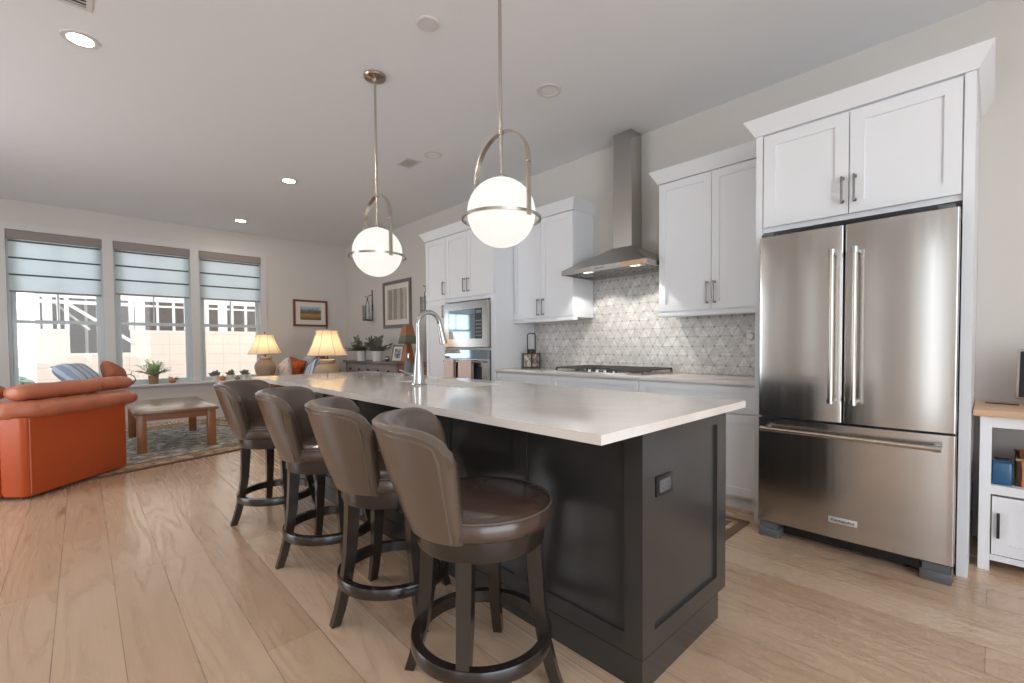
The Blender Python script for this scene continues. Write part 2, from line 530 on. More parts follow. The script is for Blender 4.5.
# ------------------------------------------------------------------ mesh builder
class MB:
    def __init__(s):
        s.v, s.f, s.mi, s.mats, s.cur = [], [], [], [], 0
        s.xf = None
    def mat(s, m):
        if m not in s.mats:
            s.mats.append(m)
        s.cur = s.mats.index(m)
        return s
    def add(s, vs, fs):
        b = len(s.v)
        if s.xf is not None:
            vs = [s.xf @ Vector(p) for p in vs]
        s.v += [tuple(p) for p in vs]
        for f in fs:
            s.f.append(tuple(i + b for i in f))
            s.mi.append(s.cur)
        return s
    def bm(s, bm):
        bm.verts.ensure_lookup_table()
        bm.verts.index_update()
        s.add([v.co.copy() for v in bm.verts], [[v.index for v in f.verts] for f in bm.faces])
        bm.free()
        return s
    def box(s, x0, x1, y0, y1, z0, z1, bevel=0.0, seg=2):
        x0, x1 = min(x0, x1), max(x0, x1)
        y0, y1 = min(y0, y1), max(y0, y1)
        z0, z1 = min(z0, z1), max(z0, z1)
        vs = [(x0, y0, z0), (x1, y0, z0), (x1, y1, z0), (x0, y1, z0), (x0, y0, z1), (x1, y0, z1), (x1, y1, z1), (x0, y1, z1)]
        fs = [(3, 2, 1, 0), (4, 5, 6, 7), (0, 1, 5, 4), (1, 2, 6, 5), (2, 3, 7, 6), (3, 0, 4, 7)]
        if bevel <= 0:
            return s.add(vs, fs)
        bm = bmesh.new()
        bv = [bm.verts.new(v) for v in vs]
        for f in fs:
            bm.faces.new([bv[i] for i in f])
        bmesh.ops.bevel(bm, geom=list(bm.edges), offset=bevel, segments=seg, profile=0.5, affect='EDGES')
        return s.bm(bm)
    def loft(s, rings, closed=True, caps=True):
        n = len(rings[0])
        vs = [p for r in rings for p in r]
        fs = []
        for i in range(len(rings) - 1):
            for j in range(n if closed else n - 1):
                k = (j + 1) % n
                fs.append((i * n + j, i * n + k, (i + 1) * n + k, (i + 1) * n + j))
        if caps and closed:
            fs.append(tuple(reversed(range(n))))
            fs.append(tuple(range((len(rings) - 1) * n, len(rings) * n)))
        return s.add(vs, fs)
    def lathe(s, prof, c=(0, 0, 0), n=32, caps=True):
        rings = []
        for r, z in prof:
            r = max(r, 1e-4)
            rings.append([(c[0] + r * math.cos(2 * PI * k / n), c[1] + r * math.sin(2 * PI * k / n), c[2] + z) for k in range(n)])
        return s.loft(rings, True, caps)
    def cyl(s, c, r, z0, z1, n=24):
        return s.lathe([(r, z0), (r, z1)], (c[0], c[1], 0), n)
    def tube(s, pts, r, n=10, closed=False, flat=None):
        pts = [Vector(p) for p in pts]
        rings = []
        m = len(pts)
        prev = None
        for i, p in enumerate(pts):
            if closed:
                d = pts[(i + 1) % m] - pts[i - 1]
            else:
                d = pts[min(i + 1, m - 1)] - pts[max(i - 1, 0)]
            d.normalize()
            if prev is None:
                a = Vector((0, 0, 1)) if abs(d.z) < 0.9 else Vector((1, 0, 0))
                u = d.cross(a).normalized()
            else:
                u = (prev - d * prev.dot(d)).normalized()
            prev = u
            w = d.cross(u)
            rr = r[i] if isinstance(r, (list, tuple)) else r
            ra, rb = (rr, rr) if flat is None else flat
            rings.append([tuple(p + u * (ra * math.cos(2 * PI * k / n)) + w * (rb * math.sin(2 * PI * k / n))) for k in range(n)])
        if closed:
            rings.append(rings[0])
            return s.loft(rings, True, False)
        return s.loft(rings, True, True)
    def bar(s, a, b, sx, sy=None):
        """square-section bar from a to b"""
        a, b = Vector(a), Vector(b)
        sy = sx if sy is None else sy
        d = (b - a).normalized()
        ref = Vector((0, 0, 1)) if abs(d.z) < 0.9 else Vector((0, 1, 0))
        u = d.cross(ref).normalized()
        w = d.cross(u)
        q = [(-1, -1), (1, -1), (1, 1), (-1, 1)]
        return s.loft([[tuple(p + u * (i * sx / 2) + w * (j * sy / 2)) for i, j in q] for p in (a, b)])
    def prism(s, poly, z0, z1):
        return s.loft([[(x, y, z) for x, y in poly] for z in (z0, z1)])
    def sphere(s, c, r, n=20, sc=(1, 1, 1)):
        prof = [(math.sin(PI * i / n), -math.cos(PI * i / n)) for i in range(n + 1)]
        rings = []
        for rr, zz in prof:
            rr = max(rr, 1e-3)
            rings.append([(c[0] + r * sc[0] * rr * math.cos(2 * PI * k / (2 * n)), c[1] + r * sc[1] * rr * math.sin(2 * PI * k / (2 * n)), c[2] + r * sc[2] * zz) for k in range(2 * n)])
        return s.loft(rings)
    def build(s, name, mat=None, parent=None, smooth=35, local=False):
        me = bpy.data.meshes.new(name)
        off = Vector((0, 0, 0))
        if parent is not None and not local:
            p = parent
            while p is not None:
                off += p.location
                p = p.parent
        me.from_pydata([tuple(Vector(v) - off) for v in s.v], [], s.f)
        if s.mats:
            for m in s.mats:
                me.materials.append(m)
            for p, i in zip(me.polygons, s.mi):
                p.material_index = i
        elif mat is not None:
            me.materials.append(mat)
        bm = bmesh.new()
        bm.from_mesh(me)
        bmesh.ops.recalc_face_normals(bm, faces=list(bm.faces))
        bm.to_mesh(me)
        bm.free()
        for p in me.polygons:
            p.use_smooth = bool(smooth)
        if smooth:
            try:
                me.set_sharp_from_angle(angle=R(smooth))
            except Exception:
                pass
        o = bpy.data.objects.new(name, me)
        COL.objects.link(o)
        if parent is not None:
            o.parent = parent
        return o

def tag(o, label=None, cat=None, group=None, kind=None):
    if label:
        o['label'] = label
    if cat:
        o['category'] = cat
    if group:
        o['group'] = group
    if kind:
        o['kind'] = kind
    return o

def thing(name, label, cat, loc=(0, 0, 0), group=None, rz=0.0):
    o = bpy.data.objects.new(name, None)
    o.empty_display_size = 0.05
    COL.objects.link(o)
    o.location = loc
    o.rotation_euler = (0, 0, rz)
    return tag(o, label, cat, group)

def copy_tree(o, parent=None):
    c = o.copy()
    COL.objects.link(c)
    if parent is not None:
        c.parent = parent
    for ch in list(o.children):
        copy_tree(ch, c)
    return c

def struct(name, mb, mat, label, cat='structure', parent=None, smooth=35):
    o = mb.build(name, mat, parent, smooth)
    if parent is None:
        tag(o, label, cat, None, 'structure')
    return o

# ------------------------------------------------------------------ room shell
CZ = 3.14        # ceiling
YK = 3.88        # kitchen wall
XW = -8.94       # window wall
YL = -2.6        # unseen long wall behind the sofa
XR = 2.6         # wall behind the camera

def wall_with_holes(axis, a0, a1, p0, p1, holes, z0=0.0, z1=CZ):
    """axis 'x': wall spans y a0..a1, thickness x p0..p1; axis 'y': spans x, thickness y"""
    mb = MB()
    def bx(u0, u1, za, zb):
        if u1 - u0 < 1e-4 or zb - za < 1e-4:
            return
        if axis == 'x':
            mb.box(p0, p1, u0, u1, za, zb)
        else:
            mb.box(u0, u1, p0, p1, za, zb)
    cur = a0
    for (h0, h1, hz0, hz1) in sorted(holes):
        bx(cur, h0, z0, z1)
        bx(h0, h1, z0, hz0)
        bx(h0, h1, hz1, z1)
        cur = h1
    bx(cur, a1, z0, z1)
    return mb

WIN = [(-0.70, 0.247), (0.366, 1.303), (1.42, 2.338)]
WZ0, WZ1 = 0.615, 2.75
struct('floor', MB().box(XW - 0.15, XR + 0.15, YL - 0.15, YK + 0.15, -0.12, 0.0), M['floor'], 'light oak wide plank floor running toward the windows', 'floor')
struct('ceiling', MB().box(XW - 0.15, XR + 0.15, YL - 0.15, YK + 0.15, CZ, CZ + 0.15), M['ceiling'], 'smooth white painted ceiling', 'ceiling')
struct('wall_kitchen', MB().box(XW - 0.15, XR + 0.15, YK, YK + 0.15, 0, CZ), M['wall'], 'long greige wall behind the cabinets and the dresser', 'wall')
struct('wall_window', wall_with_holes('x', YL, YK, XW - 0.15, XW, [(a, b, WZ0, WZ1) for a, b in WIN]), M['wall'], 'greige wall with three tall windows', 'wall')
UNSEEN_OPENINGS = [(-6.3, -4.0, 0.1, 2.7), (-3.05, -2.97, 0.1, 2.5), (-1.75, -1.66, 0.1, 2.5), (-0.12, 0.20, 0.1, 2.6)]  # unseen openings; all but the last added for fill light and fridge streaks
struct('wall_left', wall_with_holes('y', XW, XR, YL - 0.15, YL, UNSEEN_OPENINGS), M['wall'], 'greige wall opposite the kitchen wall', 'wall')
struct('wall_rear', wall_with_holes('x', YL, YK, XR, XR + 0.15, [(-2.3, 1.8, 0.1, 3.0)]), M['wall'], 'greige wall behind the viewpoint', 'wall')  # wide unseen opening added so sky light fills the room from behind

# window trim: casing, stool, apron
mb = MB()
x0, x1 = XW, XW + 0.018
mb.box(x0, x1, -0.80, 2.42, WZ1, WZ1 + 0.09)
mb.box(x0, x1, -0.80, -0.70, WZ0, WZ1)
mb.box(x0, x1, 0.247, 0.366, WZ0, WZ1)
mb.box(x0, x1, 1.303, 1.42, WZ0, WZ1)
mb.box(x0, x1, 2.338, 2.42, WZ0, WZ1)
struct('trim_1', mb, M['trim'], 'flat painted casing around the three windows', 'trim')
mb = MB()
mb.box(XW, XW + 0.15, -0.84, 2.46, WZ0 - 0.035, WZ0 - 0.002, 0.006)
mb.box(XW, XW + 0.02, -0.80, 2.42, WZ0 - 0.14, WZ0 - 0.037)
struct('trim_2', mb, M['trim'], 'long white window stool and apron under the windows', 'window sill')
struct('baseboard_window', MB().box(XW, XW + 0.016, YL, YK, 0, 0.14), M['trim'], 'white baseboard under the windows', 'baseboard')
mb = MB()
mb.box(XW + 0.02, -5.07, YK - 0.016, YK, 0, 0.14)
mb.box(-0.05, XR, YK - 0.016, YK, 0, 0.14)
struct('baseboard_kitchen', mb, M['trim'], 'white baseboard along the kitchen wall', 'baseboard')

def make_window(k, ya, yb):
    e = bpy.data.objects.new('window_%d' % k, None)
    COL.objects.link(e)
    e.location = (XW - 0.09, (ya + yb) / 2, WZ0)
    tag(e, ['window nearest the sofa, leftmost of three', 'middle window behind the potted fern', 'window beside the table lamp'][k - 1], 'window', None, 'structure')
    xa, xb = XW - 0.13, XW - 0.04
    fr = 0.03
    m = MB()
    m.box(xa, xb, ya, ya + fr, WZ0, WZ1).box(xa, xb, yb - fr, yb, WZ0, WZ1)
    m.box(xa, xb, ya + fr, yb - fr, WZ0, WZ0 + 0.02).box(xa, xb, ya + fr, yb - fr, WZ1 - fr, WZ1)
    m.build('window_frame', M['vinyl'], e)
    zr = 1.535
    def sash(name, za, zb, x0, x1, mun):
        m = MB()
        st = 0.045
        a, b = ya + fr + 0.001, yb - fr - 0.001
        m.box(x0, x1, a, a + st, za, zb).box(x0, x1, b - st, b, za, zb)
        m.box(x0, x1, a + st, b - st, za, za + 0.045).box(x0, x1, a + st, b - st, zb - 0.045, zb)
        if mun:
            c = (a + b) / 2
            m.box(x0 + 0.008, x1 - 0.008, c - 0.009, c + 0.009, za + 0.045, zb - 0.045)
        o = m.build(name, M['vinyl'], e)
        MB().box((x0 + x1) / 2 - 0.002, (x0 + x1) / 2 + 0.002, a + st, b - st, za + 0.045, zb - 0.045).build('window_pane', M['glass'], o)
    sash('upper_sash', zr - 0.02, WZ1 - fr - 0.001, XW - 0.125, XW - 0.095, True)
    sash('lower_sash', WZ0 + 0.022, zr + 0.02, XW - 0.09, XW - 0.06, False)
for k, (a, b) in enumerate(WIN):
    make_window(k + 1, a, b)

def make_blind(ya, yb, zb, label):
    e = thing('zebra_blind', label, 'window blind', (XW - 0.02, (ya + yb) / 2, WZ1), 'zebra blinds on the living room windows')
    MB().box(XW - 0.038, XW + 0.012, ya + 0.004, yb - 0.004, 2.63, WZ1 - 0.002, 0.006).build('cassette', M['cassette'], e)
    f = MB()
    a, b = ya + 0.02, yb - 0.02
    n = 3
    top = 2.63
    bars = [2.605 - (2.605 - zb) * i / n for i in range(n + 1)]
    x = XW - 0.018
    h = 0.011
    f.mat(M['shade_band']).box(x, x + 0.003, a, b, bars[0] + h, top)
    for i in range(n):
        f.mat(M['shade_line']).box(x - 0.001, x + 0.004, a, b, bars[i] - h, bars[i] + h)
        f.mat(M['shade_band']).box(x, x + 0.003, a, b, bars[i + 1] + h, bars[i] - h)
    f.build('shade_fabric', None, e, smooth=0)
    MB().box(x - 0.008, x + 0.012, a, b, zb - 0.014, zb + 0.011, 0.004).build('bottom_bar', M['cassette'], e)
make_blind(*WIN[0], 1.935, 'pale zebra blind half lowered in the window behind the orange sofa')
make_blind(*WIN[1], 1.972, 'pale zebra blind half lowered in the middle window above the fern')
make_blind(*WIN[2], 1.972, 'pale zebra blind half lowered in the window next to the small lamp')

# ------------------------------------------------------------------ outdoors
struct('ground', MB().box(-60, XW - 0.2, -30, 30, -0.62, -0.5), M['ground'], 'bare building ground outside the windows', 'ground')
def make_house():
    X = -15.0
    e = thing('unfinished_house', 'half built neighbouring house with pale sheathing and open wall framing', 'house', (X, 2.5, -0.5))
    # sheathing below the open framing, with one rough opening
    m = MB()
    oy0, oy1, oz0, oz1 = -0.20, 0.90, 1.05, 2.30
    zt = 1.62
    m.box(X - 0.05, X, -0.76, oy0, -0.5, zt)
    m.box(X - 0.05, X, oy0, oy1, -0.5, oz0)
    m.box(X - 0.05, X, oy1, 9.0, -0.5, zt)
    m.build('sheathing', M['osb'], e)
    m = MB()
    m.box(X - 4.0, X - 3.9, -0.76, 9.0, -0.5, 5.2)
    m.box(X - 4.0, X - 0.2, -0.76, -0.70, -0.5, 5.2)
    m.box(X - 4.0, X - 0.2, -0.70, 9.0, -0.5, -0.4)
    m.build('inner_wall', M['dark_int'], e)
    MB().box(X - 0.06, X + 0.0, -0.76, 9.0, 2.36, 2.62).build('top_plate', M['stud'], e)
    MB().box(X - 0.06, X - 0.002, -0.76, oy1, 2.22, 2.30).build('header', M['stud'], e)
    MB().box(X - 0.06, X - 0.002, oy1, 9.0, 2.22, 2.27).build('header', M['stud'], e)
    MB().box(X - 0.05, X, -0.76, 9.0, 2.72, 5.2).build('upper_sheathing', M['osb'], e)
    for y, w in ((-0.72, 0.08), (-0.56, 0.16), (-0.24, 0.08), (-0.38, 0.05), (0.93, 0.10), (1.10, 0.20), (1.46, 0.05), (1.80, 0.06), (2.05, 0.05), (2.42, 0.2), (2.55, 0.08), (2.92, 0.22), (3.16, 0.06), (3.5, 0.06), (3.85, 0.06), (4.25, 0.08)):
        MB().box(X - 0.07, X - 0.003, y - w / 2, y + w / 2, zt, 2.36).build('stud', M['stud'], e)
    for y in (0.10, 0.32, 0.56, 0.75):
        MB().box(X - 1.2, X - 1.1, y - 0.03, y + 0.03, -0.4, 2.6).build('inner_stud', M['stud'], e)
    m = MB()
    m.bar((X + 0.05, -0.22, 2.22), (X + 0.05, 0.95, 1.30), 0.07, 0.07)
    m.build('brace', M['stud'], e)
    m = MB()
    m.bar((X - 0.25, -0.45, 2.25), (X - 0.25, 0.15, 1.62), 0.05, 0.05)
    m.build('brace', M['stud'], e)
make_house()
def make_far_house():
    e = thing('far_house', 'pale distant building glimpsed at the left edge of the window', 'building', (-24, -3.0, -0.5))
    MB().box(-26, -24, -5.5, -2.02, -0.5, 4.6).build('wall', M['siding'], e)
    for z in (0.2, 1.2, 2.2, 3.2):
        MB().box(-23.99, -23.94, -2.5, -2.2, z, z + 0.6).build('window', M['dark_glass'], e)
    MB().box(-26.2, -23.8, -5.7, -1.95, 4.6, 4.8).build('roof', M['grey_wood'], e)
make_far_house()
mb = MB()
for i in range(40):
    mb.sphere((-20 + random.uniform(-0.5, 0.5), -1.75 + random.uniform(-0.9, 0.55), -0.5 + random.uniform(0.05, 0.75)), random.uniform(0.14, 0.26), 5, (1, 1, 0.8))
tag(mb.build('shrub', M['leaf_dark']), 'low grey green shrub outside beyond the sofa window', 'shrub')

# ------------------------------------------------------------------ cabinetry helpers (fronts face -Y)
def shaker(mb, x0, x1, z0, z1, yf, t=0.02, rail=0.058, rec=0.010):
    g = 0.0025
    x0 += g; x1 -= g; z0 += g; z1 -= g
    yb = yf + t
    mb.box(x0, x0 + rail, yf, yb, z0, z1).box(x1 - rail, x1, yf, yb, z0, z1)
    mb.box(x0 + rail, x1 - rail, yf, yb, z0, z0 + rail).box(x0 + rail, x1 - rail, yf, yb, z1 - rail, z1)
    mb.box(x0 + rail, x1 - rail, yf + rec, yb, z0 + rail, z1 - rail)
    return mb

def pull_v(parent, x, yf, z0, z1):
    m = MB()
    w = 0.011
    m.box(x - w / 2, x + w / 2, yf - 0.036, yf - 0.025, z0 - 0.008, z1 + 0.008, 0.002)
    for z in (z0, z1):
        m.box(x - w / 2, x + w / 2, yf - 0.026, yf - 0.0005, z - w / 2, z + w / 2)
        m.box(x - 0.009, x + 0.009, yf - 0.004, yf - 0.0005, z - 0.009, z + 0.009)
    return m.build('pull_handle', M['pull'], parent)

def pull_h(parent, x0, x1, yf, z):
    m = MB()
    w = 0.011
    m.box(x0 - 0.008, x1 + 0.008, yf - 0.036, yf - 0.025, z - w / 2, z + w / 2, 0.002)
    for x in (x0, x1):
        m.box(x - w / 2, x + w / 2, yf - 0.026, yf - 0.0005, z - w / 2, z + w / 2)
    return m.build('pull_handle', M['pull'], parent)

def crown(parent, x0, x1, yf, ybl, ybr, z0, z1, proj=0.060):
    """crown moulding round the front and, where ybl / ybr are given, the left and right returns"""
    prof = [(0.0, 0.0), (0.008, 0.0), (0.010, 0.008), (proj * 0.96, (z1 - z0) * 0.93), (proj, (z1 - z0) * 0.94), (proj, z1 - z0), (-0.02, z1 - z0), (-0.02, 0.0)]
    secs = []
    if ybl is not None:
        secs.append([(x0 - d, ybl, z0 + z) for d, z in prof])
        secs.append([(x0 - d, yf - d, z0 + z) for d, z in prof])
    else:
        secs.append([(x0, yf - d, z0 + z) for d, z in prof])
    if ybr is not None:
        secs.append([(x1 + d, yf - d, z0 + z) for d, z in prof])
        secs.append([(x1 + d, ybr, z0 + z) for d, z in prof])
    else:
        secs.append([(x1, yf - d, z0 + z) for d, z in prof])
    return MB().loft(secs).build('crown_moulding', M['white'], parent, smooth=20)

def door(parent, x0, x1, z0, z1, yf, hx=None, hz=None, rail=0.058, name='door'):
    o = shaker(MB(), x0, x1, z0, z1, yf, rail=rail).build(name, M['white'], parent, smooth=0)
    if hx is not None:
        pull_v(o, hx, yf, *hz)
    return o

YB = YK - 0.002  # back of things against the kitchen wall

# tall oven cabinet
e = thing('oven_cabinet', 'tall white cabinet housing the microwave and wall oven', 'cabinet', (-4.38, 3.56, 0))
yc = 3.27
m = MB()
m.box(-5.05, -4.615, yc, YB, 0.1, 2.5)
m.box(-3.795, -3.712, yc, YB, 0.1, 2.5)
m.box(-4.615, -3.795, yc, YB, 1.69, 2.5)
m.box(-4.615, -3.795, yc, YB, 1.122, 1.140)
m.box(-4.615, -3.795, yc, YB, 0.1, 0.44)
m.box(-4.615, -3.795, 3.84, YB, 0.44, 1.69)
m.box(-5.03, -3.73, yc + 0.06, YB, 0.0, 0.1)
m.build('carcass', M['white'], e, smooth=0)
door(e, -5.05, -4.605, 1.735, 2.49, 3.25, -4.64, (1.80, 1.94))
door(e, -4.605, -4.185, 1.735, 2.49, 3.25, -4.228, (1.80, 1.94))
door(e, -4.185, -3.715, 1.735, 2.49, 3.25, -4.150, (1.80, 1.94))
door(e, -5.05, -4.615, 0.11, 1.72, 3.25, -4.645, (1.52, 1.655))
o = shaker(MB(), -4.605, -3.715, 0.11, 0.43, 3.25).build('drawer', M['white'], e, smooth=0)
pull_h(o, -4.25, -4.07, 3.25, 0.36)
crown(e, -5.05, -3.712, 3.25, YB, 3.475, 2.501, 2.60)

# microwave and oven
e = thing('microwave', 'built in stainless steel microwave above the wall oven', 'microwave', (-4.18, 3.5, 1.15))
MB().box(-4.56, -3.83, 3.262, 3.80, 1.155, 1.66).build('body', M['grey_plastic'], e)
m = MB()
y0, y1 = 3.222, 3.261
X0, X1, Z0, Z1 = -4.603, -3.80, 1.15, 1.672
gx0, gx1, gz0, gz1 = -4.515, -3.885, 1.245, 1.585
m.box(X0, gx0, y0, y1, Z0, Z1).box(gx1, X1, y0, y1, Z0, Z1).box(gx0, gx1, y0, y1, Z0, gz0).box(gx0, gx1, y0, y1, gz1, Z1)
m.build('trim_frame', M['steel'], e, smooth=0)
MB().box(gx0 + 0.001, gx1 - 0.13, y0 + 0.004, y1, gz0 + 0.001, gz1 - 0.001).build('door_window', M['mirror_glass'], e)
m = MB().box(gx1 - 0.128, gx1 - 0.001, y0 + 0.003, y1, gz0 + 0.001, gz1 - 0.001)
o = m.build('control_panel', M['dark_glass'], e)
m = MB()
m.box(gx1 - 0.112, gx1 - 0.017, y0 + 0.0005, y0 + 0.0028, gz1 - 0.055, gz1 - 0.02)
m.build('clock_display', M['mirror_glass'], o)
for i in range(5):
    for j in range(3):
        MB().box(gx1 - 0.106 + j * 0.034, gx1 - 0.096 + j * 0.034, y0 + 0.0005, y0 + 0.0028, gz0 + 0.03 + i * 0.042, gz0 + 0.040 + i * 0.042).build('button', M['badge'], o)
e = thing('wall_oven', 'stainless wall oven with two pink towels on its handle', 'oven', (-4.18, 3.5, 0.45))
MB().box(-4.58, -3.83, 3.262, 3.82, 0.46, 1.11).build('body', M['grey_plastic'], e)
m = MB().box(-4.603, -3.80, 3.225, 3.261, 1.02, 1.118)
o = m.build('control_panel', M['mirror_glass'], e)
m = MB()
m.box(-4.603, -3.80, 3.225, 3.261, 0.452, 0.56).box(-4.603, -3.80, 3.225, 3.261, 0.93, 1.015)
m.box(-4.603, -4.50, 3.225, 3.261, 0.56, 0.93).box(-3.90, -3.80, 3.225, 3.261, 0.56, 0.93)
o = m.build('oven_door', M['steel'], e, smooth=0)
MB().box(-4.499, -3.901, 3.230, 3.261, 0.561, 0.929).build('door_glass', M['dark_glass'], o)
m = MB()
m.tube([(-4.56, 3.17, 0.985), (-3.83, 3.17, 0.985)], 0.011, 12)
for x in (-4.545, -3.86):
    m.tube([(x, 3.17, 0.985), (x, 3.226, 0.985)], 0.008, 8)
m.build('handle', M['chrome'], o)
def towel(x0, x1, zb, label):
    pts = []
    rings = []
    n = 14
    prof = [(3.186, zb + 0.12), (3.186, 0.96), (3.1855, 0.985), (3.180, 0.9985), (3.170, 1.0005), (3.158, 0.9985), (3.1535, 0.985), (3.152, 0.96), (3.148, zb + 0.02), (3.148, zb)]
    t = 0.004
    m = MB()
    out = []
    for y, z in prof:
        row = []
        for i in range(n + 1):
            u = i / n
            x = x0 + (x1 - x0) * u
            wv = 0.004 * math.sin(u * 9 + z * 4)
            row.append((x, y + (wv if z < 0.95 else 0) * (-1 if y < 3.17 else 0), z))
        out.append(row)
    for k in range(len(out) - 1):
        pass
    vs = [p for r in out for p in r]
    fs = []
    w = n + 1
    for k in range(len(out) - 1):
        for i in range(n):
            fs.append((k * w + i, k * w + i + 1, (k + 1) * w + i + 1, (k + 1) * w + i))
    m.add(vs, fs)
    ob = m.build('hand_towel', M['towel'], None, smooth=60)
    md = ob.modifiers.new('thick', 'SOLIDIFY')
    md.thickness = 0.003
    md.offset = 0
    tag(ob, label, 'towel', 'pink towels on the oven handle')
towel(-4.525, -4.33, 0.60, 'pink hand towel hanging on the oven handle, farther from the fridge')
towel(-4.24, -4.00, 0.60, 'pink hand towel hanging on the oven handle, nearer the cooktop')

# upper cabinets
e = thing('upper_cabinet', 'white upper cabinet between the oven cabinet and the range hood', 'cabinet', (-3.28, 3.7, 1.42), 'white upper wall cabinets')
MB().box(-3.708, -2.857, 3.56, YB, 1.445, 2.5).build('carcass', M['white'], e)
door(e, -3.706, -3.290, 1.455, 2.495, 3.54, -3.324, (1.49, 1.645))
door(e, -3.290, -2.859, 1.455, 2.495, 3.54, -3.254, (1.49, 1.645))
MB().box(-3.708, -2.850, 3.535, 3.60, 1.412, 1.444, 0.003).build('light_rail', M['white'], e)
crown(e, -3.705, -2.857, 3.54, None, YB, 2.501, 2.60)
e = thing('upper_cabinet', 'white upper cabinet between the range hood and the fridge', 'cabinet', (-1.5, 3.7, 1.40), 'white upper wall cabinets')
MB().box(-1.940, -1.056, 3.56, YB, 1.425, 2.5).build('carcass', M['white'], e)
door(e, -1.938, -1.500, 1.437, 2.495, 3.54, -1.529, (1.49, 1.645))
door(e, -1.500, -1.058, 1.437, 2.495, 3.54, -1.472, (1.49, 1.645))
MB().box(-1.946, -1.056, 3.535, 3.60, 1.392, 1.424, 0.003).build('light_rail', M['white'], e)
crown(e, -1.940, -1.058, 3.54, YB, None, 2.501, 2.60)

# fridge enclosure
e = thing('fridge_cabinet', 'white cabinet and side panels framing the fridge', 'cabinet', (-0.56, 3.5, 0))
m = MB()
m.box(-1.052, -1.014, 3.152, YB, 0.0, 2.475)
m.build('side_panel', M['white'], e)
MB().box(-0.110, -0.070, 3.152, YB, 0.0, 2.475).build('side_panel', M['white'], e)
MB().box(-1.0135, -0.1105, 3.172, YB, 1.868, 2.475).build('carcass', M['white'], e)
door(e, -1.010, -0.567, 1.895, 2.465, 3.15, -0.597, (1.965, 2.095), 0.065)
door(e, -0.567, -0.114, 1.895, 2.465, 3.15, -0.540, (1.965, 2.095), 0.065)
crown(e, -1.052, -0.070, 3.152, 3.475, YB, 2.476, 2.572, 0.060)

# fridge
e = thing('fridge', 'stainless french door fridge with bottom freezer drawer', 'fridge', (-0.545, 3.35, 0))
MB().box(-0.975, -0.118, 3.045, 3.78, 0.09, 1.785).build('body', M['grey_plastic'], e)
def bowed(x0, x1, z0, z1, yf, bow, name, yb=3.042):
    n = 32
    rings = []
    e_ = 0.008 / (x1 - x0)
    us = [e_ * k / 4 for k in range(4)] + [e_ + (1 - 2 * e_) * k / n for k in range(n + 1)] + [1 - e_ + e_ * k / 4 for k in range(1, 5)]
    for u in us:
        x = x0 + (x1 - x0) * u
        y = yf - bow * (1 - (2 * u - 1) ** 2)
        ed = min(u, 1 - u) * (x1 - x0)
        if ed < 0.008:
            y += 0.008 - math.sqrt(max(0.0, 0.008 ** 2 - (0.008 - ed) ** 2))
        rings.append((x, y))
    poly = rings + [(x1, yb), (x0, yb)]
    return MB().prism(poly, z0, z1).build(name, M['steel'], e, smooth=40)
ld = bowed(-0.976, -0.5575, 0.735, 1.80, 2.985, 0.010, 'door')
rd = bowed(-0.5515, -0.112, 0.735, 1.80, 2.985, 0.010, 'door')
dr = bowed(-0.976, -0.112, 0.098, 0.722, 2.985, 0.010, 'freezer_drawer')
for d, x in ((ld, -0.597), (rd, -0.498)):
    m = MB()
    yy = 2.918
    m.tube([(x, yy, 0.862), (x, yy, 1.655)], 0.0125, 14)
    m.mat(M['nickel'])
    m.mats = [M['nickel'], M['chrome']]
    m.mi = [0] * len(m.f)
    m.cur = 1
    for z in (0.850, 1.645):
        m.tube([(x, yy, z - 0.008), (x, yy, z + 0.022)], 0.0155, 14)
        m.box(x - 0.011, x + 0.011, yy, 2.982, z - 0.003, z + 0.017, 0.003)
    m.build('handle', None, d)
m = MB()
m.tube([(-0.935, 2.915, 0.665), (-0.165, 2.915, 0.665)], 0.0125, 14)
m.mats = [M['nickel'], M['chrome']]
m.mi = [0] * len(m.f)
m.cur = 1
for x in (-0.925, -0.175):
    m.tube([(x - 0.016, 2.915, 0.665), (x + 0.016, 2.915, 0.665)], 0.016, 14)
    m.box(x - 0.012, x + 0.012, 2.915, 2.984, 0.655, 0.676, 0.003)
m.build('handle', None, dr)
bd = MB().box(-0.610, -0.482, 2.968, 2.9745, 0.184, 0.216, 0.001).build('badge', M['badge'], dr)
def lettering(txt, size, loc, rot, mat, parent, name='lettering', extrude=0.0008, align='CENTER'):
    c = bpy.data.curves.new(name, 'FONT')
    c.body = txt
    c.size = size
    c.align_x = align
    c.align_y = 'CENTER'
    c.extrude = extrude
    t = bpy.data.objects.new(name, c)
    COL.objects.link(t)
    dg = bpy.context.evaluated_depsgraph_get()
    me = bpy.data.meshes.new_from_object(t.evaluated_get(dg))
    bpy.data.objects.remove(t)
    o = bpy.data.objects.new(name, me)
    me.materials.clear()
    me.materials.append(mat)
    COL.objects.link(o)
    off = Vector((0, 0, 0))
    p = parent
    while p is not None:
        off += p.location
        p = p.parent
    o.parent = parent
    o.location = Vector(loc) - off
    o.rotation_euler = rot
    return o
lettering('KitchenAid', 0.0235, (-0.546, 2.9672, 0.2), (R(90), 0, 0), M['black'], bd)
for x0, x1 in ((-0.972, -0.86), (-0.235, -0.118)):
    m = MB().box(x0, x1, 2.99, 3.12, 0.0, 0.052, 0.006)
    m.box(x0 + 0.01, x1 - 0.01, 3.0, 3.10, 0.05, 0.09)
    m.build('foot', M['grey_plastic'], e)
MB().box(-0.855, -0.24, 3.07, 3.10, 0.02, 0.089).build('toe_grille', M['black'], e)
for x in (-0.94, -0.16):
    MB().box(x - 0.03, x + 0.03, 3.0, 3.09, 1.8005, 1.822, 0.004).build('hinge_cover', M['grey_plastic'], e)

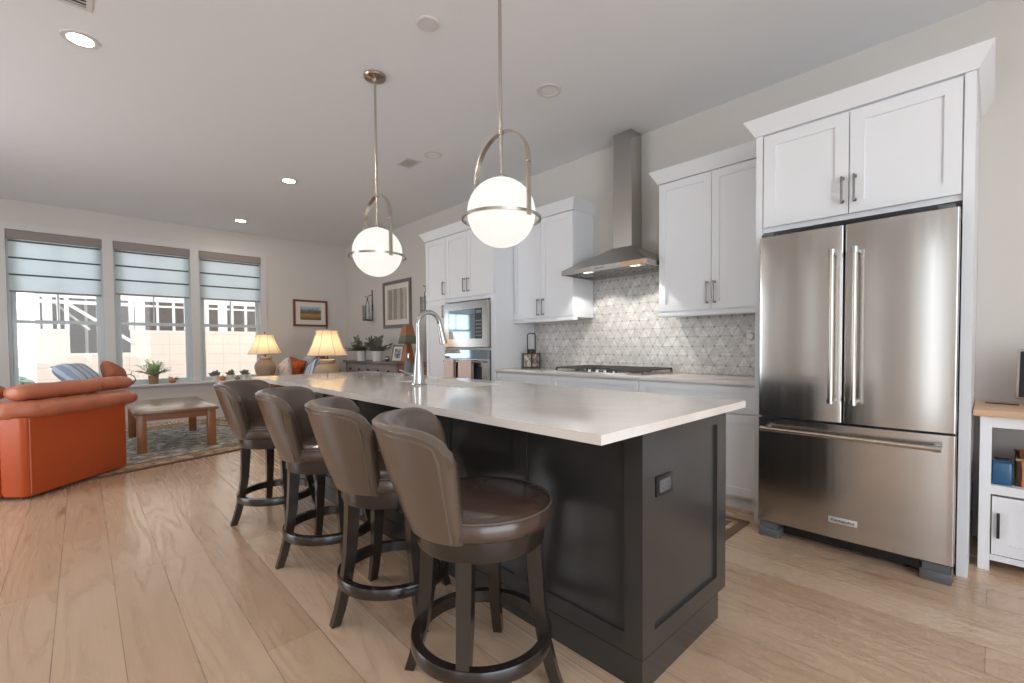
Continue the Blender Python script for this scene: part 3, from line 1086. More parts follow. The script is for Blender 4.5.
# base cabinets and worktop
def base_unit(x0, x1, label, two):
    e = thing('base_cabinet', label, 'cabinet', ((x0 + x1) / 2, 3.6, 0), 'white base cabinets')
    m = MB().box(x0 + 0.0005, x1 - 0.0005, 3.295, YB, 0.1, 0.8825).box(x0 + 0.0005, x1 - 0.0005, 3.35, YB, 0.0, 0.1)
    m.build('carcass', M['white'], e)
    d = shaker(MB(), x0, x1, 0.685, 0.872, 3.275, rail=0.045).build('drawer', M['white'], e, smooth=0)
    if two:
        c = (x0 + x1) / 2
        door(e, x0, c, 0.11, 0.68, 3.275, c - 0.035, (0.5, 0.62))
        door(e, c, x1, 0.11, 0.68, 3.275, c + 0.035, (0.5, 0.62))
    else:
        d1 = shaker(MB(), x0, x1, 0.11, 0.68, 3.275).build('drawer', M['white'], e, smooth=0)
    return e
base_unit(-3.708, -2.906, 'white base cabinet under the counter lantern', True)
base_unit(-2.906, -1.969, 'white base cabinet directly under the gas cooktop', False)
base_unit(-1.969, -1.056, 'white base cabinet beside the fridge panel', False)
m = MB().box(-3.709, -1.055, 3.252, YB, 0.884, 0.914, 0.002)
tag(m.build('countertop', M['quartz']), 'white quartz countertop along the tiled kitchen wall', 'countertop')
m = MB()
m.box(-3.708, -1.055, YB - 0.010, YB, 0.9145, 1.410)
m.box(-2.853, -1.947, YB - 0.010, YB, 1.410, 1.835)
tag(m.build('backsplash', M['tile'], smooth=0), 'pale marble backsplash of triangular tiles behind the cooktop', 'backsplash', None, 'structure')
e = thing('wall_outlet', 'white outlet with plug in night light on tile near the fridge', 'outlet', (-1.318, YB - 0.012, 1.215))
MB().box(-1.355, -1.283, YB - 0.016, YB - 0.0105, 1.16, 1.275, 0.003).build('cover_plate', M['pot_white'], e)
MB().lathe([(0.034, 0), (0.032, 0.012), (0.02, 0.026), (0.004, 0.03)], (0, 0, 0), 16).build('night_light', M['pot_white'], e, local=True).rotation_euler = (R(90), 0, 0)
e.children[-1].location = (0, -0.004, 0.01)

# range hood
e = thing('range_hood', 'stainless chimney range hood over the cooktop', 'range hood', (-2.4, 3.6, 1.83))
hx0, hx1, hy0, hy1 = -2.853, -1.948, 3.36, YB - 0.012
cx0, cx1, cy0 = -2.492, -2.292, 3.69
m = MB()
m.box(hx0, hx1, hy0, hy0 + 0.02, 1.83, 1.872).box(hx0, hx0 + 0.02, hy0 + 0.02, hy1, 1.83, 1.872).box(hx1 - 0.02, hx1, hy0 + 0.02, hy1, 1.83, 1.872).box(hx0 + 0.02, hx1 - 0.02, hy1 - 0.02, hy1, 1.83, 1.872)
m.box(hx0 + 0.02, hx1 - 0.02, hy0 + 0.02, hy1 - 0.02, 1.846, 1.86)
m.loft([[(hx0, hy0, 1.8721), (hx1, hy0, 1.8721), (hx1, hy1, 1.8721), (hx0, hy1, 1.8721)], [(cx0 - 0.01, cy0 - 0.01, 2.075), (cx1 + 0.01, cy0 - 0.01, 2.075), (cx1 + 0.01, hy1, 2.075), (cx0 - 0.01, hy1, 2.075)]])
can = m.build('hood_body', M['steel_h'], e, smooth=0)
MB().box(cx0, cx1, cy0, hy1, 2.0755, 2.60).box(cx0 + 0.003, cx1 - 0.003, cy0 + 0.003, hy1, 2.60, CZ - 0.002).build('chimney', M['steel'], e, smooth=0)
m = MB()
for k in range(2):
    xa = hx0 + 0.06 + k * 0.40
    m.box(xa, xa + 0.385, hy0 + 0.10, hy1 - 0.06, 1.838, 1.8455)
    for j in range(9):
        m.box(xa + 0.02 + j * 0.04, xa + 0.035 + j * 0.04, hy0 + 0.12, hy1 - 0.08, 1.835, 1.8379)
m.build('grease_filter', M['steel'], can, smooth=0)
for x in (-2.62, -2.12):
    o = MB().cyl((x, hy0 + 0.06), 0.028, 1.839, 1.8458).build('hood_lamp', M['hood_lens'], can)
    l = bpy.data.lights.new('hood_spot', 'SPOT')
    l.energy = 8
    l.color = (1.0, 0.95, 0.88)
    l.spot_size = R(100)
    l.spot_blend = 0.25
    l.shadow_soft_size = 0.02
    lo = bpy.data.objects.new('hood_spot', l)
    COL.objects.link(lo)
    lo.parent = o
    lo.location = Vector((x, hy0 + 0.075, 1.832)) - e.location
    lo.rotation_euler = (R(20), 0, 0)
m = MB()
for i in range(4):
    m.box(-2.46 + i * 0.025, -2.445 + i * 0.025, hy0 - 0.003, hy0 - 0.0002, 1.845, 1.858)
m.build('control_buttons', M['chrome'], can, smooth=0)
m = MB().box(-2.195, -1.958, hy0 - 0.003, hy0 - 0.0003, 1.833, 1.870)
lb = m.build('paper_label', M['sign_tan'], can, smooth=0)

# cooktop
e = thing('gas_cooktop', 'stainless gas cooktop with black grates on the white counter', 'cooktop', (-2.43, 3.56, 0.914))
kx0, kx1, ky0, ky1 = -2.90, -1.955, 3.305, 3.835
MB().box(kx0, kx1, ky0, ky1, 0.9142, 0.924, 0.003).build('tray', M['steel'], e)
for g in range(3):
    m = MB()
    xa = kx0 + 0.012 + g * 0.3085
    xb = xa + 0.302
    ya, yb = ky0 + 0.018, ky1 - 0.012
    if g == 1:
        ya = ky0 + 0.10
    for x in (xa, xb):
        m.box(x - 0.007, x + 0.007, ya, yb, 0.944, 0.958)
    for y in (ya, yb):
        m.box(xa, xb, y - 0.007, y + 0.007, 0.944, 0.958)
    for j in range(1, 6):
        y = ya + (yb - ya) * j / 6
        m.box(xa, xb, y - 0.005, y + 0.005, 0.948, 0.960)
    m.box((xa + xb) / 2 - 0.006, (xa + xb) / 2 + 0.006, ya, yb, 0.948, 0.961)
    for x in (xa, xb):
        for y in (ya, yb):
            m.box(x - 0.008, x + 0.008, y - 0.008, y + 0.008, 0.9245, 0.944)
    m.build('grate', M['cast_iron'], e, smooth=0)
for bx_, by_, br_ in ((-2.73, 3.47, 0.04), (-2.73, 3.68, 0.05), (-2.43, 3.58, 0.06), (-2.13, 3.47, 0.045), (-2.13, 3.68, 0.04)):
    MB().lathe([(br_, 0), (br_, 0.008), (br_ * 0.75, 0.012), (br_ * 0.7, 0.018), (0.003, 0.019)], (bx_, by_, 0.9245), 20).build('burner', M['cast_iron'], e)
for i in range(5):
    x = -2.60 + i * 0.085
    m = MB().lathe([(0.020, 0), (0.019, 0.018), (0.016, 0.024), (0.002, 0.025)], (x, ky0 + 0.045, 0.9245), 16)
    m.box(x - 0.004, x + 0.004, ky0 + 0.027, ky0 + 0.063, 0.9485, 0.956)
    m.build('knob', M['chrome'], e)

# counter lantern
def counter_lantern():
    e = thing('candle_lantern', 'small metal lantern with carved panel and tall wire handle', 'lantern', (-3.59, 3.70, 0.9142))
    w = 0.074
    cx, cy, z0 = -3.59, 3.70, 0.9142
    hb = 0.150
    m = MB().box(cx - w, cx + w, cy - w, cy + w, z0, z0 + 0.010, 0.003)
    for sx in (-1, 1):
        for sy in (-1, 1):
            m.box(cx + sx * (w - 0.009) - 0.006, cx + sx * (w - 0.009) + 0.006, cy + sy * (w - 0.009) - 0.006, cy + sy * (w - 0.009) + 0.006, z0 + 0.010, z0 + hb)
    m.box(cx - w, cx + w, cy - w, cy + w, z0 + hb, z0 + hb + 0.012, 0.003)
    m.lathe([(0.045, hb + 0.012), (0.042, hb + 0.05), (0.036, hb + 0.056), (0.002, hb + 0.058)], (cx, cy, z0), 20)
    m.build('frame', M['dark_metal'], e)
    MB().box(cx - w + 0.016, cx + w - 0.016, cy - w + 0.006, cy - w + 0.012, z0 + 0.0105, z0 + hb - 0.0005).build('panel', blotch_mat('carved_panel', (118, 108, 98), (158, 150, 140), (212, 206, 196), 18), e)
    MB().box(cx + w - 0.012, cx + w - 0.006, cy - w + 0.016, cy + w - 0.016, z0 + 0.0105, z0 + hb - 0.0005).build('panel', blotch_mat('carved_side', (112, 102, 92), (150, 142, 132), (200, 194, 184), 18), e)
    hw = w - 0.012
    pts = [(cx - hw, cy, z0 + hb + 0.013), (cx - hw, cy, z0 + 0.355)]
    for k in range(1, 6):
        q = PI - PI / 2 * k / 6
        pts.append((cx - hw + 0.03 + 0.03 * math.cos(q), cy, z0 + 0.355 + 0.03 * math.sin(q)))
    for k in range(0, 6):
        q = PI / 2 - PI / 2 * k / 6
        pts.append((cx + hw - 0.03 + 0.03 * math.cos(q), cy, z0 + 0.355 + 0.03 * math.sin(q)))
    pts += [(cx + hw, cy, z0 + 0.355), (cx + hw, cy, z0 + hb + 0.013)]
    MB().tube(pts, 0.0055, 8).build('handle', M['dark_metal'], e)
counter_lantern()

# ------------------------------------------------------------------ island
def make_island():
    e = thing('kitchen_island', 'long charcoal kitchen island with panelled sides', 'kitchen island', (-2.56, 1.68, 0))
    xa, xb, ya, yb = -4.32, -0.79, 1.338, 2.022
    t = 0.02
    m = MB().box(xa + t + 0.001, xb - t - 0.001, ya + t + 0.001, yb - t - 0.001, 0.107, 0.6)
    m.box(xa + t + 0.001, -3.05, ya + t + 0.001, yb - t - 0.001, 0.6, 0.882).box(-2.1, xb - t - 0.001, ya + t + 0.001, yb - t - 0.001, 0.6, 0.882)
    m.build('carcass', M['island'], e)
    # seating side: stiles, rails and recessed panels
    m = MB()
    z0, z1 = 0.107, 0.8825
    m.box(xa, xb - t, ya + 0.010, ya + t, z0, z1)
    x = xb
    edges = [(-0.862, xb)]
    k = -0.862 - 0.471
    while k > xa + 0.2:
        edges.append((k - 0.078, k))
        k -= 0.078 + 0.471
    edges.append((xa, xa + 0.07))
    for a, b in edges:
        m.box(a, b if b < xb else xb, ya, ya + (0.0099 if b < xb - 0.001 else t), z0, z1)
    for i in range(len(edges) - 1):
        b, a = edges[i][0], edges[i + 1][1]
        m.box(a, b, ya, ya + 0.0099, z0, z0 + 0.068)
        m.box(a, b, ya, ya + 0.0099, z1 - 0.05, z1)
    m.build('seating_panel', M['island'], e, smooth=0)
    for (xp, s) in ((xb, 1), (xa, -1)):
        m = MB()
        def bx(u0, u1, v0, v1, d0, d1):
            m.box(xp - s * d0, xp - s * d1, u0, u1, v0, v1)
        ua, ub = ya + t + 0.0005, yb - t - 0.0005
        ub2 = yb
        bx(ua, 1.418, z0, z1, 0, t)
        bx(1.932, ub2, z0, z1, 0, t)
        bx(1.418, 1.932, z0, 0.180, 0, t)
        bx(1.418, 1.932, 0.832, z1, 0, t)
        bx(1.418, 1.932, 0.180, 0.832, 0.011, t)
        ep = m.build('end_panel', M['island'], e, smooth=0)
        if s == 1:
            m2 = MB()
            m2.box(xp - 0.011 + 0.0005, xp - 0.011 + 0.007, 1.437, 1.553, 0.635, 0.706, 0.003)
            ol = m2.build('outlet_plate', M['black'], e)
            m3 = MB()
            m3.mat(M['grey_plastic'])
            m3.box(xp - 0.004 + 0.0002, xp - 0.001, 1.455, 1.535, 0.648, 0.693, 0.001)
            m3.mat(M['black'])
            for yy in (1.475, 1.515):
                for dz in (-0.008, 0.008):
                    m3.box(xp - 0.0012, xp - 0.0004, yy - 0.005, yy + 0.005, 0.67 + dz - 0.0015, 0.67 + dz + 0.0015)
            m3.build('receptacle', None, ol)
    # skirt, recessed on the cooking side
    m = MB().box(xa - 0.001, xb + 0.001, ya - 0.002, 1.945, 0.0, 0.1065, 0.0)
    m.build('skirt', M['island'], e)
    # cooking side fronts
    n = 6
    w = (xb - t - xa - t) / n
    for i in range(n):
        a = xa + t + w * i
        b = a + w
        m = MB()
        g = 0.0015
        z0_, z1_ = 0.12, 0.87
        yy = yb
        m.box(a + g, a + 0.06, yy - t, yy, z0_, z1_).box(b - 0.06, b - g, yy - t, yy, z0_, z1_)
        m.box(a + 0.06, b - 0.06, yy - t, yy, z0_, z0_ + 0.06).box(a + 0.06, b - 0.06, yy - t, yy, z1_ - 0.06, z1_)
        m.box(a + 0.06, b - 0.06, yy - t, yy - 0.01, z0_ + 0.06, z1_ - 0.06)
        d = m.build('door', M['island'], e, smooth=0)
        h = MB().box(b - 0.04, b - 0.029, yy + 0.025, yy + 0.036, 0.65, 0.80).box(b - 0.04, b - 0.029, yy + 0.0005, yy + 0.026, 0.66, 0.671).box(b - 0.04, b - 0.029, yy + 0.0005, yy + 0.026, 0.779, 0.79)
        h.build('pull_handle', M['pull'], d)
make_island()
SX0, SX1, SY0, SY1 = -2.95, -2.20, 1.66, 1.99
m = MB()
z0, z1 = 0.884, 0.914
x0, x1, y0, y1 = -4.385, -0.755, 1.058, 2.148
m.box(x0, SX0, y0, y1, z0, z1, 0.0).box(SX1, x1, y0, y1, z0, z1).box(SX0, SX1, y0, SY0, z0, z1).box(SX0, SX1, SY1, y1, z0, z1)
tag(m.build('island_countertop', M['quartz'], smooth=0), 'white quartz slab on the dark island with overhang toward the stools', 'countertop')
m = MB()
zb = 0.66
t = 0.004
m.box(SX0 - t, SX0, SY0 - t, SY1 + t, zb, 0.8835).box(SX1, SX1 + t, SY0 - t, SY1 + t, zb, 0.8835)
m.box(SX0, SX1, SY0 - t, SY0, zb, 0.8835).box(SX0, SX1, SY1, SY1 + t, zb, 0.8835).box(SX0 - t, SX1 + t, SY0 - t, SY1 + t, zb - t, zb)
e = thing('sink', 'undermount sink set into the island countertop', 'sink', (-2.575, 1.83, 0.66))
m.build('basin', M['pot_white'], e, smooth=0)
MB().lathe([(0.045, 0.0005), (0.045, 0.004), (0.02, 0.004), (0.018, 0.001)], (-2.575, 1.83, zb), 20).build('drain', M['chrome'], e)

# faucet
e = thing('faucet', 'tall chrome gooseneck faucet on the island', 'faucet', (-2.575, 1.595, 0.9142))
fx, fy, fz = -2.575, 1.595, 0.9142
m = MB().lathe([(0.052, 0), (0.050, 0.006), (0.042, 0.012), (0.036, 0.06), (0.030, 0.14), (0.021, 0.20), (0.019, 0.22)], (fx, fy, fz), 28)
m.build('body', M['chrome'], e)
pts = [(fx, fy, fz + 0.215), (fx, fy, fz + 0.393)]
rr = 0.084
for k in range(1, 15):
    a = PI - (PI * 0.96) * k / 14
    pts.append((fx, fy + rr + rr * math.cos(a), fz + 0.393 + rr * math.sin(a)))
sp = pts[-1]
MB().tube(pts, 0.0155, 14).build('neck', M['chrome'], e)
d = (Vector(pts[-1]) - Vector(pts[-2])).normalized()
p0 = Vector(pts[-1])
MB().tube([p0, p0 + d * 0.02, p0 + d * 0.07, p0 + d * 0.135, p0 + d * 0.14], [0.017, 0.018, 0.021, 0.027, 0.020], 16).build('spray_head', M['chrome'], e)
m = MB().tube([(fx - 0.03, fy - 0.0, fz + 0.055), (fx - 0.055, fy - 0.005, fz + 0.058)], 0.016, 12)
m.tube([(fx - 0.055, fy - 0.005, fz + 0.060), (fx - 0.10, fy - 0.03, fz + 0.075), (fx - 0.145, fy - 0.055, fz + 0.095)], [0.009, 0.007, 0.006], 10)
m.build('lever', M['chrome'], e)
e = thing('soap_dispenser', 'small grey bottle with pump behind the faucet', 'soap dispenser', (-3.49, 2.06, 0.9142))
bx_, by_ = -3.49, 2.06
MB().lathe([(0.03, 0), (0.034, 0.01), (0.034, 0.10), (0.024, 0.125), (0.012, 0.135), (0.012, 0.15)], (bx_, by_, 0.9142), 20).build('bottle', M['grey_plastic'], e)
MB().tube([(bx_, by_, 1.0645), (bx_, by_, 1.10), (bx_ + 0.035, by_ - 0.01, 1.10)], 0.005, 8).build('pump', M['chrome'], e)

# ------------------------------------------------------------------ bar stools
def make_stool():
    e = thing('bar_stool', '', 'bar stool')
    # cushion
    rs = 0.25
    prof = [(0.0, 0.578), (rs - 0.012, 0.578), (rs - 0.002, 0.586), (rs, 0.60), (rs - 0.001, 0.622), (rs - 0.008, 0.638), (rs - 0.03, 0.649), (rs - 0.09, 0.655), (0.06, 0.658), (0.0, 0.658)]
    cu = MB().lathe(prof, (0, 0, 0), 56).build('seat', M['seat_leather'], e, smooth=50, local=True)
    ring = [((rs - 0.004) * math.cos(2 * PI * k / 56), (rs - 0.004) * math.sin(2 * PI * k / 56), 0.6375) for k in range(56)]
    MB().tube(ring, 0.0032, 6, True).build('seam', M['stitch'], cu, local=True)
    # apron
    ap = MB().lathe([(0.19, 0.508), (0.218, 0.508), (0.222, 0.516), (0.222, 0.574), (0.218, 0.577), (0.19, 0.577), (0.19, 0.508)], (0, 0, 0), 56, caps=False).build('apron', M['espresso'], e, smooth=40, local=True)
    # legs: square section, gently sabre shaped
    for k in range(4):
        a = R(45 + 90 * k)
        c, s_ = math.cos(a), math.sin(a)
        rings = []
        for z, r, w in ((0.572, 0.186, 0.053), (0.45, 0.190, 0.050), (0.30, 0.200, 0.046), (0.16, 0.221, 0.041), (0.06, 0.247, 0.038), (0.0, 0.268, 0.036)):
            h = w / 2
            rings.append([(c * (r + i * h) - s_ * j * h, s_ * (r + i * h) + c * j * h, z) for i, j in ((-1, -1), (1, -1), (1, 1), (-1, 1))])
        MB().loft(rings).build('leg', M['espresso'], e, smooth=20, local=True)
    # foot ring
    fr = MB().lathe([(0.213, 0.145), (0.243, 0.145), (0.245, 0.150), (0.245, 0.186), (0.242, 0.190), (0.213, 0.190), (0.213, 0.145)], (0, 0, 0), 64, caps=False).build('foot_ring', M['espresso'], e, smooth=40, local=True)
    m = MB()
    for k in range(16):
        a = 2 * PI * k / 16
        m.cyl((0.229 * math.cos(a), 0.229 * math.sin(a)), 0.003, 0.1901, 0.192, 8)
    m.build('screw_caps', M['nickel'], fr, local=True)
    # wraparound backrest
    half = R(64)
    NT_, NZ = 60, 12
    zb, zt = 0.572, 0.935
    def r_out(t):
        return 0.246 + 0.118 * t
    def th(t):
        return 0.050 + 0.012 * t
    def top(u):
        d = min(1.0, max(0.0, abs(u) - 0.70) / 0.30)
        return zt - 0.058 * (1 - math.sqrt(1 - 0.96 * d * d)) - 0.010 * abs(u) ** 2
    rows = []
    for i in range(NT_ + 1):
        u = math.sin(PI / 2 * (-1 + 2 * i / NT_)) * 0.5 + 0.5 * (-1 + 2 * i / NT_)
        a = -PI / 2 + u * half
        zt_ = top(u)
        sec = []
        for j in range(NZ + 1):
            t = j / NZ
            z = zb + (zt_ - 0.022 - zb) * t
            tt = (z - zb) / (zt - zb)
            bulge = 0.006 * math.sin(PI * min(1, t * 1.05))
            sec.append((r_out(tt) + bulge, z))
        tt = (zt_ - zb) / (zt - zb)
        ro, w = r_out(tt), th(tt)
        for k in range(1, 6):
            b = PI * k / 6
            sec.append((ro - w / 2 + w / 2 * math.cos(b), zt_ - 0.022 + 0.024 * math.sin(b)))
        for j in range(NZ, -1, -1):
            t = j / NZ
            z = zb + (zt_ - 0.022 - zb) * t
            tt = (z - zb) / (zt - zb)
            bulge = 0.010 * math.sin(PI * t)
            sec.append((max(r_out(tt) - th(tt) - bulge, 0.170), z))
        rows.append([(math.cos(a) * r, math.sin(a) * r, z) for r, z in sec])
    # rounded end caps
    def cap(row, a0, sgn):
        out = []
        cxr = [math.hypot(p[0], p[1]) for p in row]
        mid = sum(cxr) / len(cxr)
        n = len(row)
        for q, f in ((0.5, 0.75), (0.85, 0.45)):
            rr_ = []
            for idx, p in enumerate(row):
                op = row[n - 1 - idx]
                r0 = math.hypot(p[0], p[1])
                r1 = math.hypot(op[0], op[1])
                mm = (r0 + r1) / 2
                r = mm + (r0 - mm) * f * 1.05
                ang = a0 + sgn * q * 0.026 / 0.28
                rr_.append((math.cos(ang) * r, math.sin(ang) * r, p[2] - (0.042 * q * q if p[2] > 0.845 else 0)))
            out.append(rr_)
        return out
    a_lo, a_hi = -PI / 2 - half, -PI / 2 + half
    lo = cap(rows[0], a_lo, -1)
    hi = cap(rows[-1], a_hi, 1)
    rings = [lo[1], lo[0]] + rows + hi
    bk = MB().loft(rings).build('backrest', M['leather'], e, smooth=60, local=True)
    # piping round the outer edge: up one end, along the top, down the other
    def outline(inset_r, dz, du):
        pts = []
        for z in [zb + 0.01 + (top(1) - 0.05 - zb) * k / 8 for k in range(9)]:
            t = (z - zb) / (zt - zb)
            a = a_lo + du
            r = r_out(t) + inset_r + 0.004
            pts.append((math.cos(a) * r, math.sin(a) * r, z))
        for i in range(1, NT_):
            u = -1 + 2 * i / NT_
            u *= (half - du) / half
            a = -PI / 2 + u * half
            z = top(u) - dz
            t = (z - zb) / (zt - zb)
            r = r_out(t) + inset_r
            pts.append((math.cos(a) * r, math.sin(a) * r, z))
        for z in [zb + 0.01 + (top(1) - 0.05 - zb) * k / 8 for k in range(8, -1, -1)]:
            t = (z - zb) / (zt - zb)
            a = a_hi - du
            r = r_out(t) + inset_r + 0.004
            pts.append((math.cos(a) * r, math.sin(a) * r, z))
        return pts
    MB().tube(outline(-0.001, 0.026, 0.05), 0.0042, 8).build('piping', M['stitch'], bk, local=True)
    MB().tube(outline(-0.014, 0.006, 0.0), 0.0036, 8).build('piping', M['stitch'], bk, local=True)
    return e
stool0 = make_stool()
BASE_PARTS = ('leg', 'apron', 'foot_ring')
def place_stool(x, y, face, base, label, first):
    o = stool0 if first else copy_tree(stool0)
    o.location = (x, y, 0)
    o.rotation_euler = (0, 0, R(face))
    o['label'] = label
    o['category'] = 'bar stool'
    o['group'] = 'leather bar stools along the island'
    for c in o.children:
        if c.name.split('.')[0] in BASE_PARTS:
            c.rotation_euler = (0, 0, R(base - face))
STOOLS = [(-1.222, 1.0, -31, -9, 'taupe leather bar stool nearest the end of the island with its round seat fully visible'),
          (-1.855, 1.01, -20, 40, 'taupe leather bar stool second from the near end of the island'),
          (-2.56, 1.0, -33, 40, 'taupe leather bar stool third from the near end of the island'),
          (-3.40, 0.965, -36, 43, 'taupe leather bar stool farthest along the island near the coffee table')]

# ------------------------------------------------------------------ pendants
def make_pendant(x, y, zc, label, first=None):
    if first is not None:
        c = copy_tree(first)
        c.location = (x, y, CZ)
        c['label'] = label
        c.rotation_euler = (0, 0, R(-1))
        return c
    e = thing('globe_pendant', label, 'pendant light', (0, 0, 0), 'globe pendants over the island')
    z = zc - CZ
    zr = z - 0.032
    Rg, Rr = 0.178, 0.205
    m = MB().lathe([(0.080, -0.0005), (0.080, -0.010), (0.074, -0.018), (0.016, -0.026), (0.014, -0.05), (0.008, -0.052)], (0, 0, 0), 32)
    m.build('ceiling_canopy', M['nickel'], e, local=True)
    MB().tube([(0, 0, -0.05), (0, 0, z + Rg + 0.012)], 0.0090, 10).build('rod', M['nickel'], e, local=True)
    MB().lathe([(0.04, z + Rg - 0.008), (0.04, z + Rg + 0.004), (0.012, z + Rg + 0.02), (0.012, z + Rg + 0.04)], (0, 0, 0), 20).build('globe_cap', M['nickel'], e, local=True)
    g = MB().sphere((0, 0, z), Rg, 24).build('globe', M['globe'], e, smooth=80, local=True)
    MB().lathe([(Rr - 0.006, zr - 0.007), (Rr + 0.003, zr - 0.007), (Rr + 0.003, zr + 0.007), (Rr - 0.006, zr + 0.007), (Rr - 0.006, zr - 0.007)], (0, 0, 0), 64, caps=False).build('ring', M['nickel'], e, local=True)
    zk = zr + 0.245
    pts = [(-Rr, 0, zr - 0.02), (-Rr, 0, zk)]
    n = 18
    for k in range(1, n):
        a = PI - PI * k / n
        pts.append((Rr * math.cos(a), 0, zk + 0.20 * math.sin(a)))
    pts += [(Rr, 0, zk), (Rr, 0, zr - 0.02)]
    w, t = 0.013, 0.0035
    rings = []
    P = [Vector(p) for p in pts]
    for i, p in enumerate(P):
        d = (P[min(i + 1, len(P) - 1)] - P[max(i - 1, 0)]).normalized()
        nrm = Vector((d.z, 0, -d.x))
        rings.append([tuple(p + nrm * (a * t) + Vector((0, b * w, 0))) for a, b in ((-1, -1), (1, -1), (1, 1), (-1, 1))])
    m = MB().loft(rings)
    m.cyl((0, 0), 0.014, zk + 0.19, zk + 0.213, 16)
    for s_ in (-1, 1):
        m.box(s_ * Rr - 0.006, s_ * Rr + 0.006, -0.014, 0.014, zk - 0.008, zk + 0.008, 0.002)
        m.tube([(s_ * (Rr - 0.01), 0, zr), (s_ * (Rr + 0.014), 0, zr)], 0.006, 10)
    m.build('hoop', M['nickel'], e, local=True)
    e.location = (x, y, CZ)
    e.rotation_euler = (0, 0, R(-1))
    return e
p1 = make_pendant(-3.126, 1.60, 1.86, 'lit white globe pendant hanging farther along the island')
make_pendant(-1.775, 1.61, 1.865, 'lit white globe pendant hanging over the near end of the island', p1)

# ------------------------------------------------------------------ ceiling fixtures
def downlight(x, y, lit, label):
    e = thing('recessed_light', label, 'ceiling light', (x, y, CZ), 'recessed ceiling lights')
    MB().lathe([(0.064, -0.0065), (0.070, -0.009), (0.094, -0.006), (0.097, -0.0005), (0.064, -0.0005), (0.064, -0.0065)], (x, y, CZ), 40, caps=False).build('trim_ring', M['trim'], e)
    MB().lathe([(0.063, -0.0005), (0.063, -0.004)], (x, y, CZ), 40).build('lens', M['lens'] if lit else M['lens_off'], e)
downlight(-4.025, 0.04, True, 'lit recessed ceiling light close to the air return grille')
downlight(-5.763, 1.832, True, 'lit recessed ceiling light between the grille and the far windows')
downlight(-8.079, 1.842, True, 'lit recessed ceiling light nearest the windows')
downlight(-2.391, 2.678, False, 'unlit recessed ceiling light near the range hood chimney')
downlight(-3.994, 2.678, False, 'unlit recessed ceiling light beside the small square vent')
downlight(-2.41, 0.04, True, 'unseen recessed ceiling light added to light the row of stools')  # out of view, added to light stools and island front
downlight(1.35, 2.0, True, 'unseen recessed ceiling light added to brighten the side of the white desk')  # added fill lamp outside the view, lifts the right wall and floor
downlight(-0.9, -0.6, True, 'unseen recessed ceiling light added as fill on the seating side of the room')  # extra unseen lamp added to raise the room light
downlight(-6.4, -1.3, True, 'unseen recessed ceiling light added as fill above the sofa')  # unseen lamp added to brighten the living end
o = MB().lathe([(0.05, -0.0005), (0.068, -0.0005), (0.068, -0.008), (0.064, -0.012), (0.002, -0.013)], (-2.398, 1.583, CZ), 36).build('ceiling_cover', M['trim'])
tag(o, 'round white cover plate on the ceiling near the near pendant', 'cover plate')
def ceiling_vent(x0, x1, y0, y1, nsl, along, label, fm):
    e = thing('ceiling_vent', label, 'air vent', ((x0 + x1) / 2, (y0 + y1) / 2, CZ))
    b = 0.025
    m = MB()
    za, zb_ = CZ - 0.008, CZ - 0.0005
    m.box(x0, x0 + b, y0, y1, za, zb_).box(x1 - b, x1, y0, y1, za, zb_).box(x0 + b, x1 - b, y0, y0 + b, za, zb_).box(x0 + b, x1 - b, y1 - b, y1, za, zb_)
    m.build('frame', M['trim'], e, smooth=0)
    MB().box(x0 + b, x1 - b, y0 + b, y1 - b, CZ - 0.002, CZ - 0.0005).build('backing', M['black'] if fm else M['frame_grey'], e)
    m = MB()
    for i in range(nsl):
        if along == 'y':
            u = x0 + b + (x1 - x0 - 2 * b) * (i + 0.5) / nsl
            m.box(u - 0.0035, u + 0.0035, y0 + b, y1 - b, CZ - 0.006, CZ - 0.0022)
        else:
            u = y0 + b + (y1 - y0 - 2 * b) * (i + 0.5) / nsl
            m.box(x0 + b, x1 - b, u - 0.004, u + 0.004, CZ - 0.010, CZ - 0.0022)
    m.build('louvers', M['trim'], e, smooth=0)
ceiling_vent(-3.655, -3.05, -0.09, 0.09, 17, 'y', 'large white return air grille on the ceiling at the edge of view', True)
ceiling_vent(-4.47, -4.22, 2.51, 2.69, 5, 'x', 'small square supply vent on the ceiling above the oven cabinet', False)

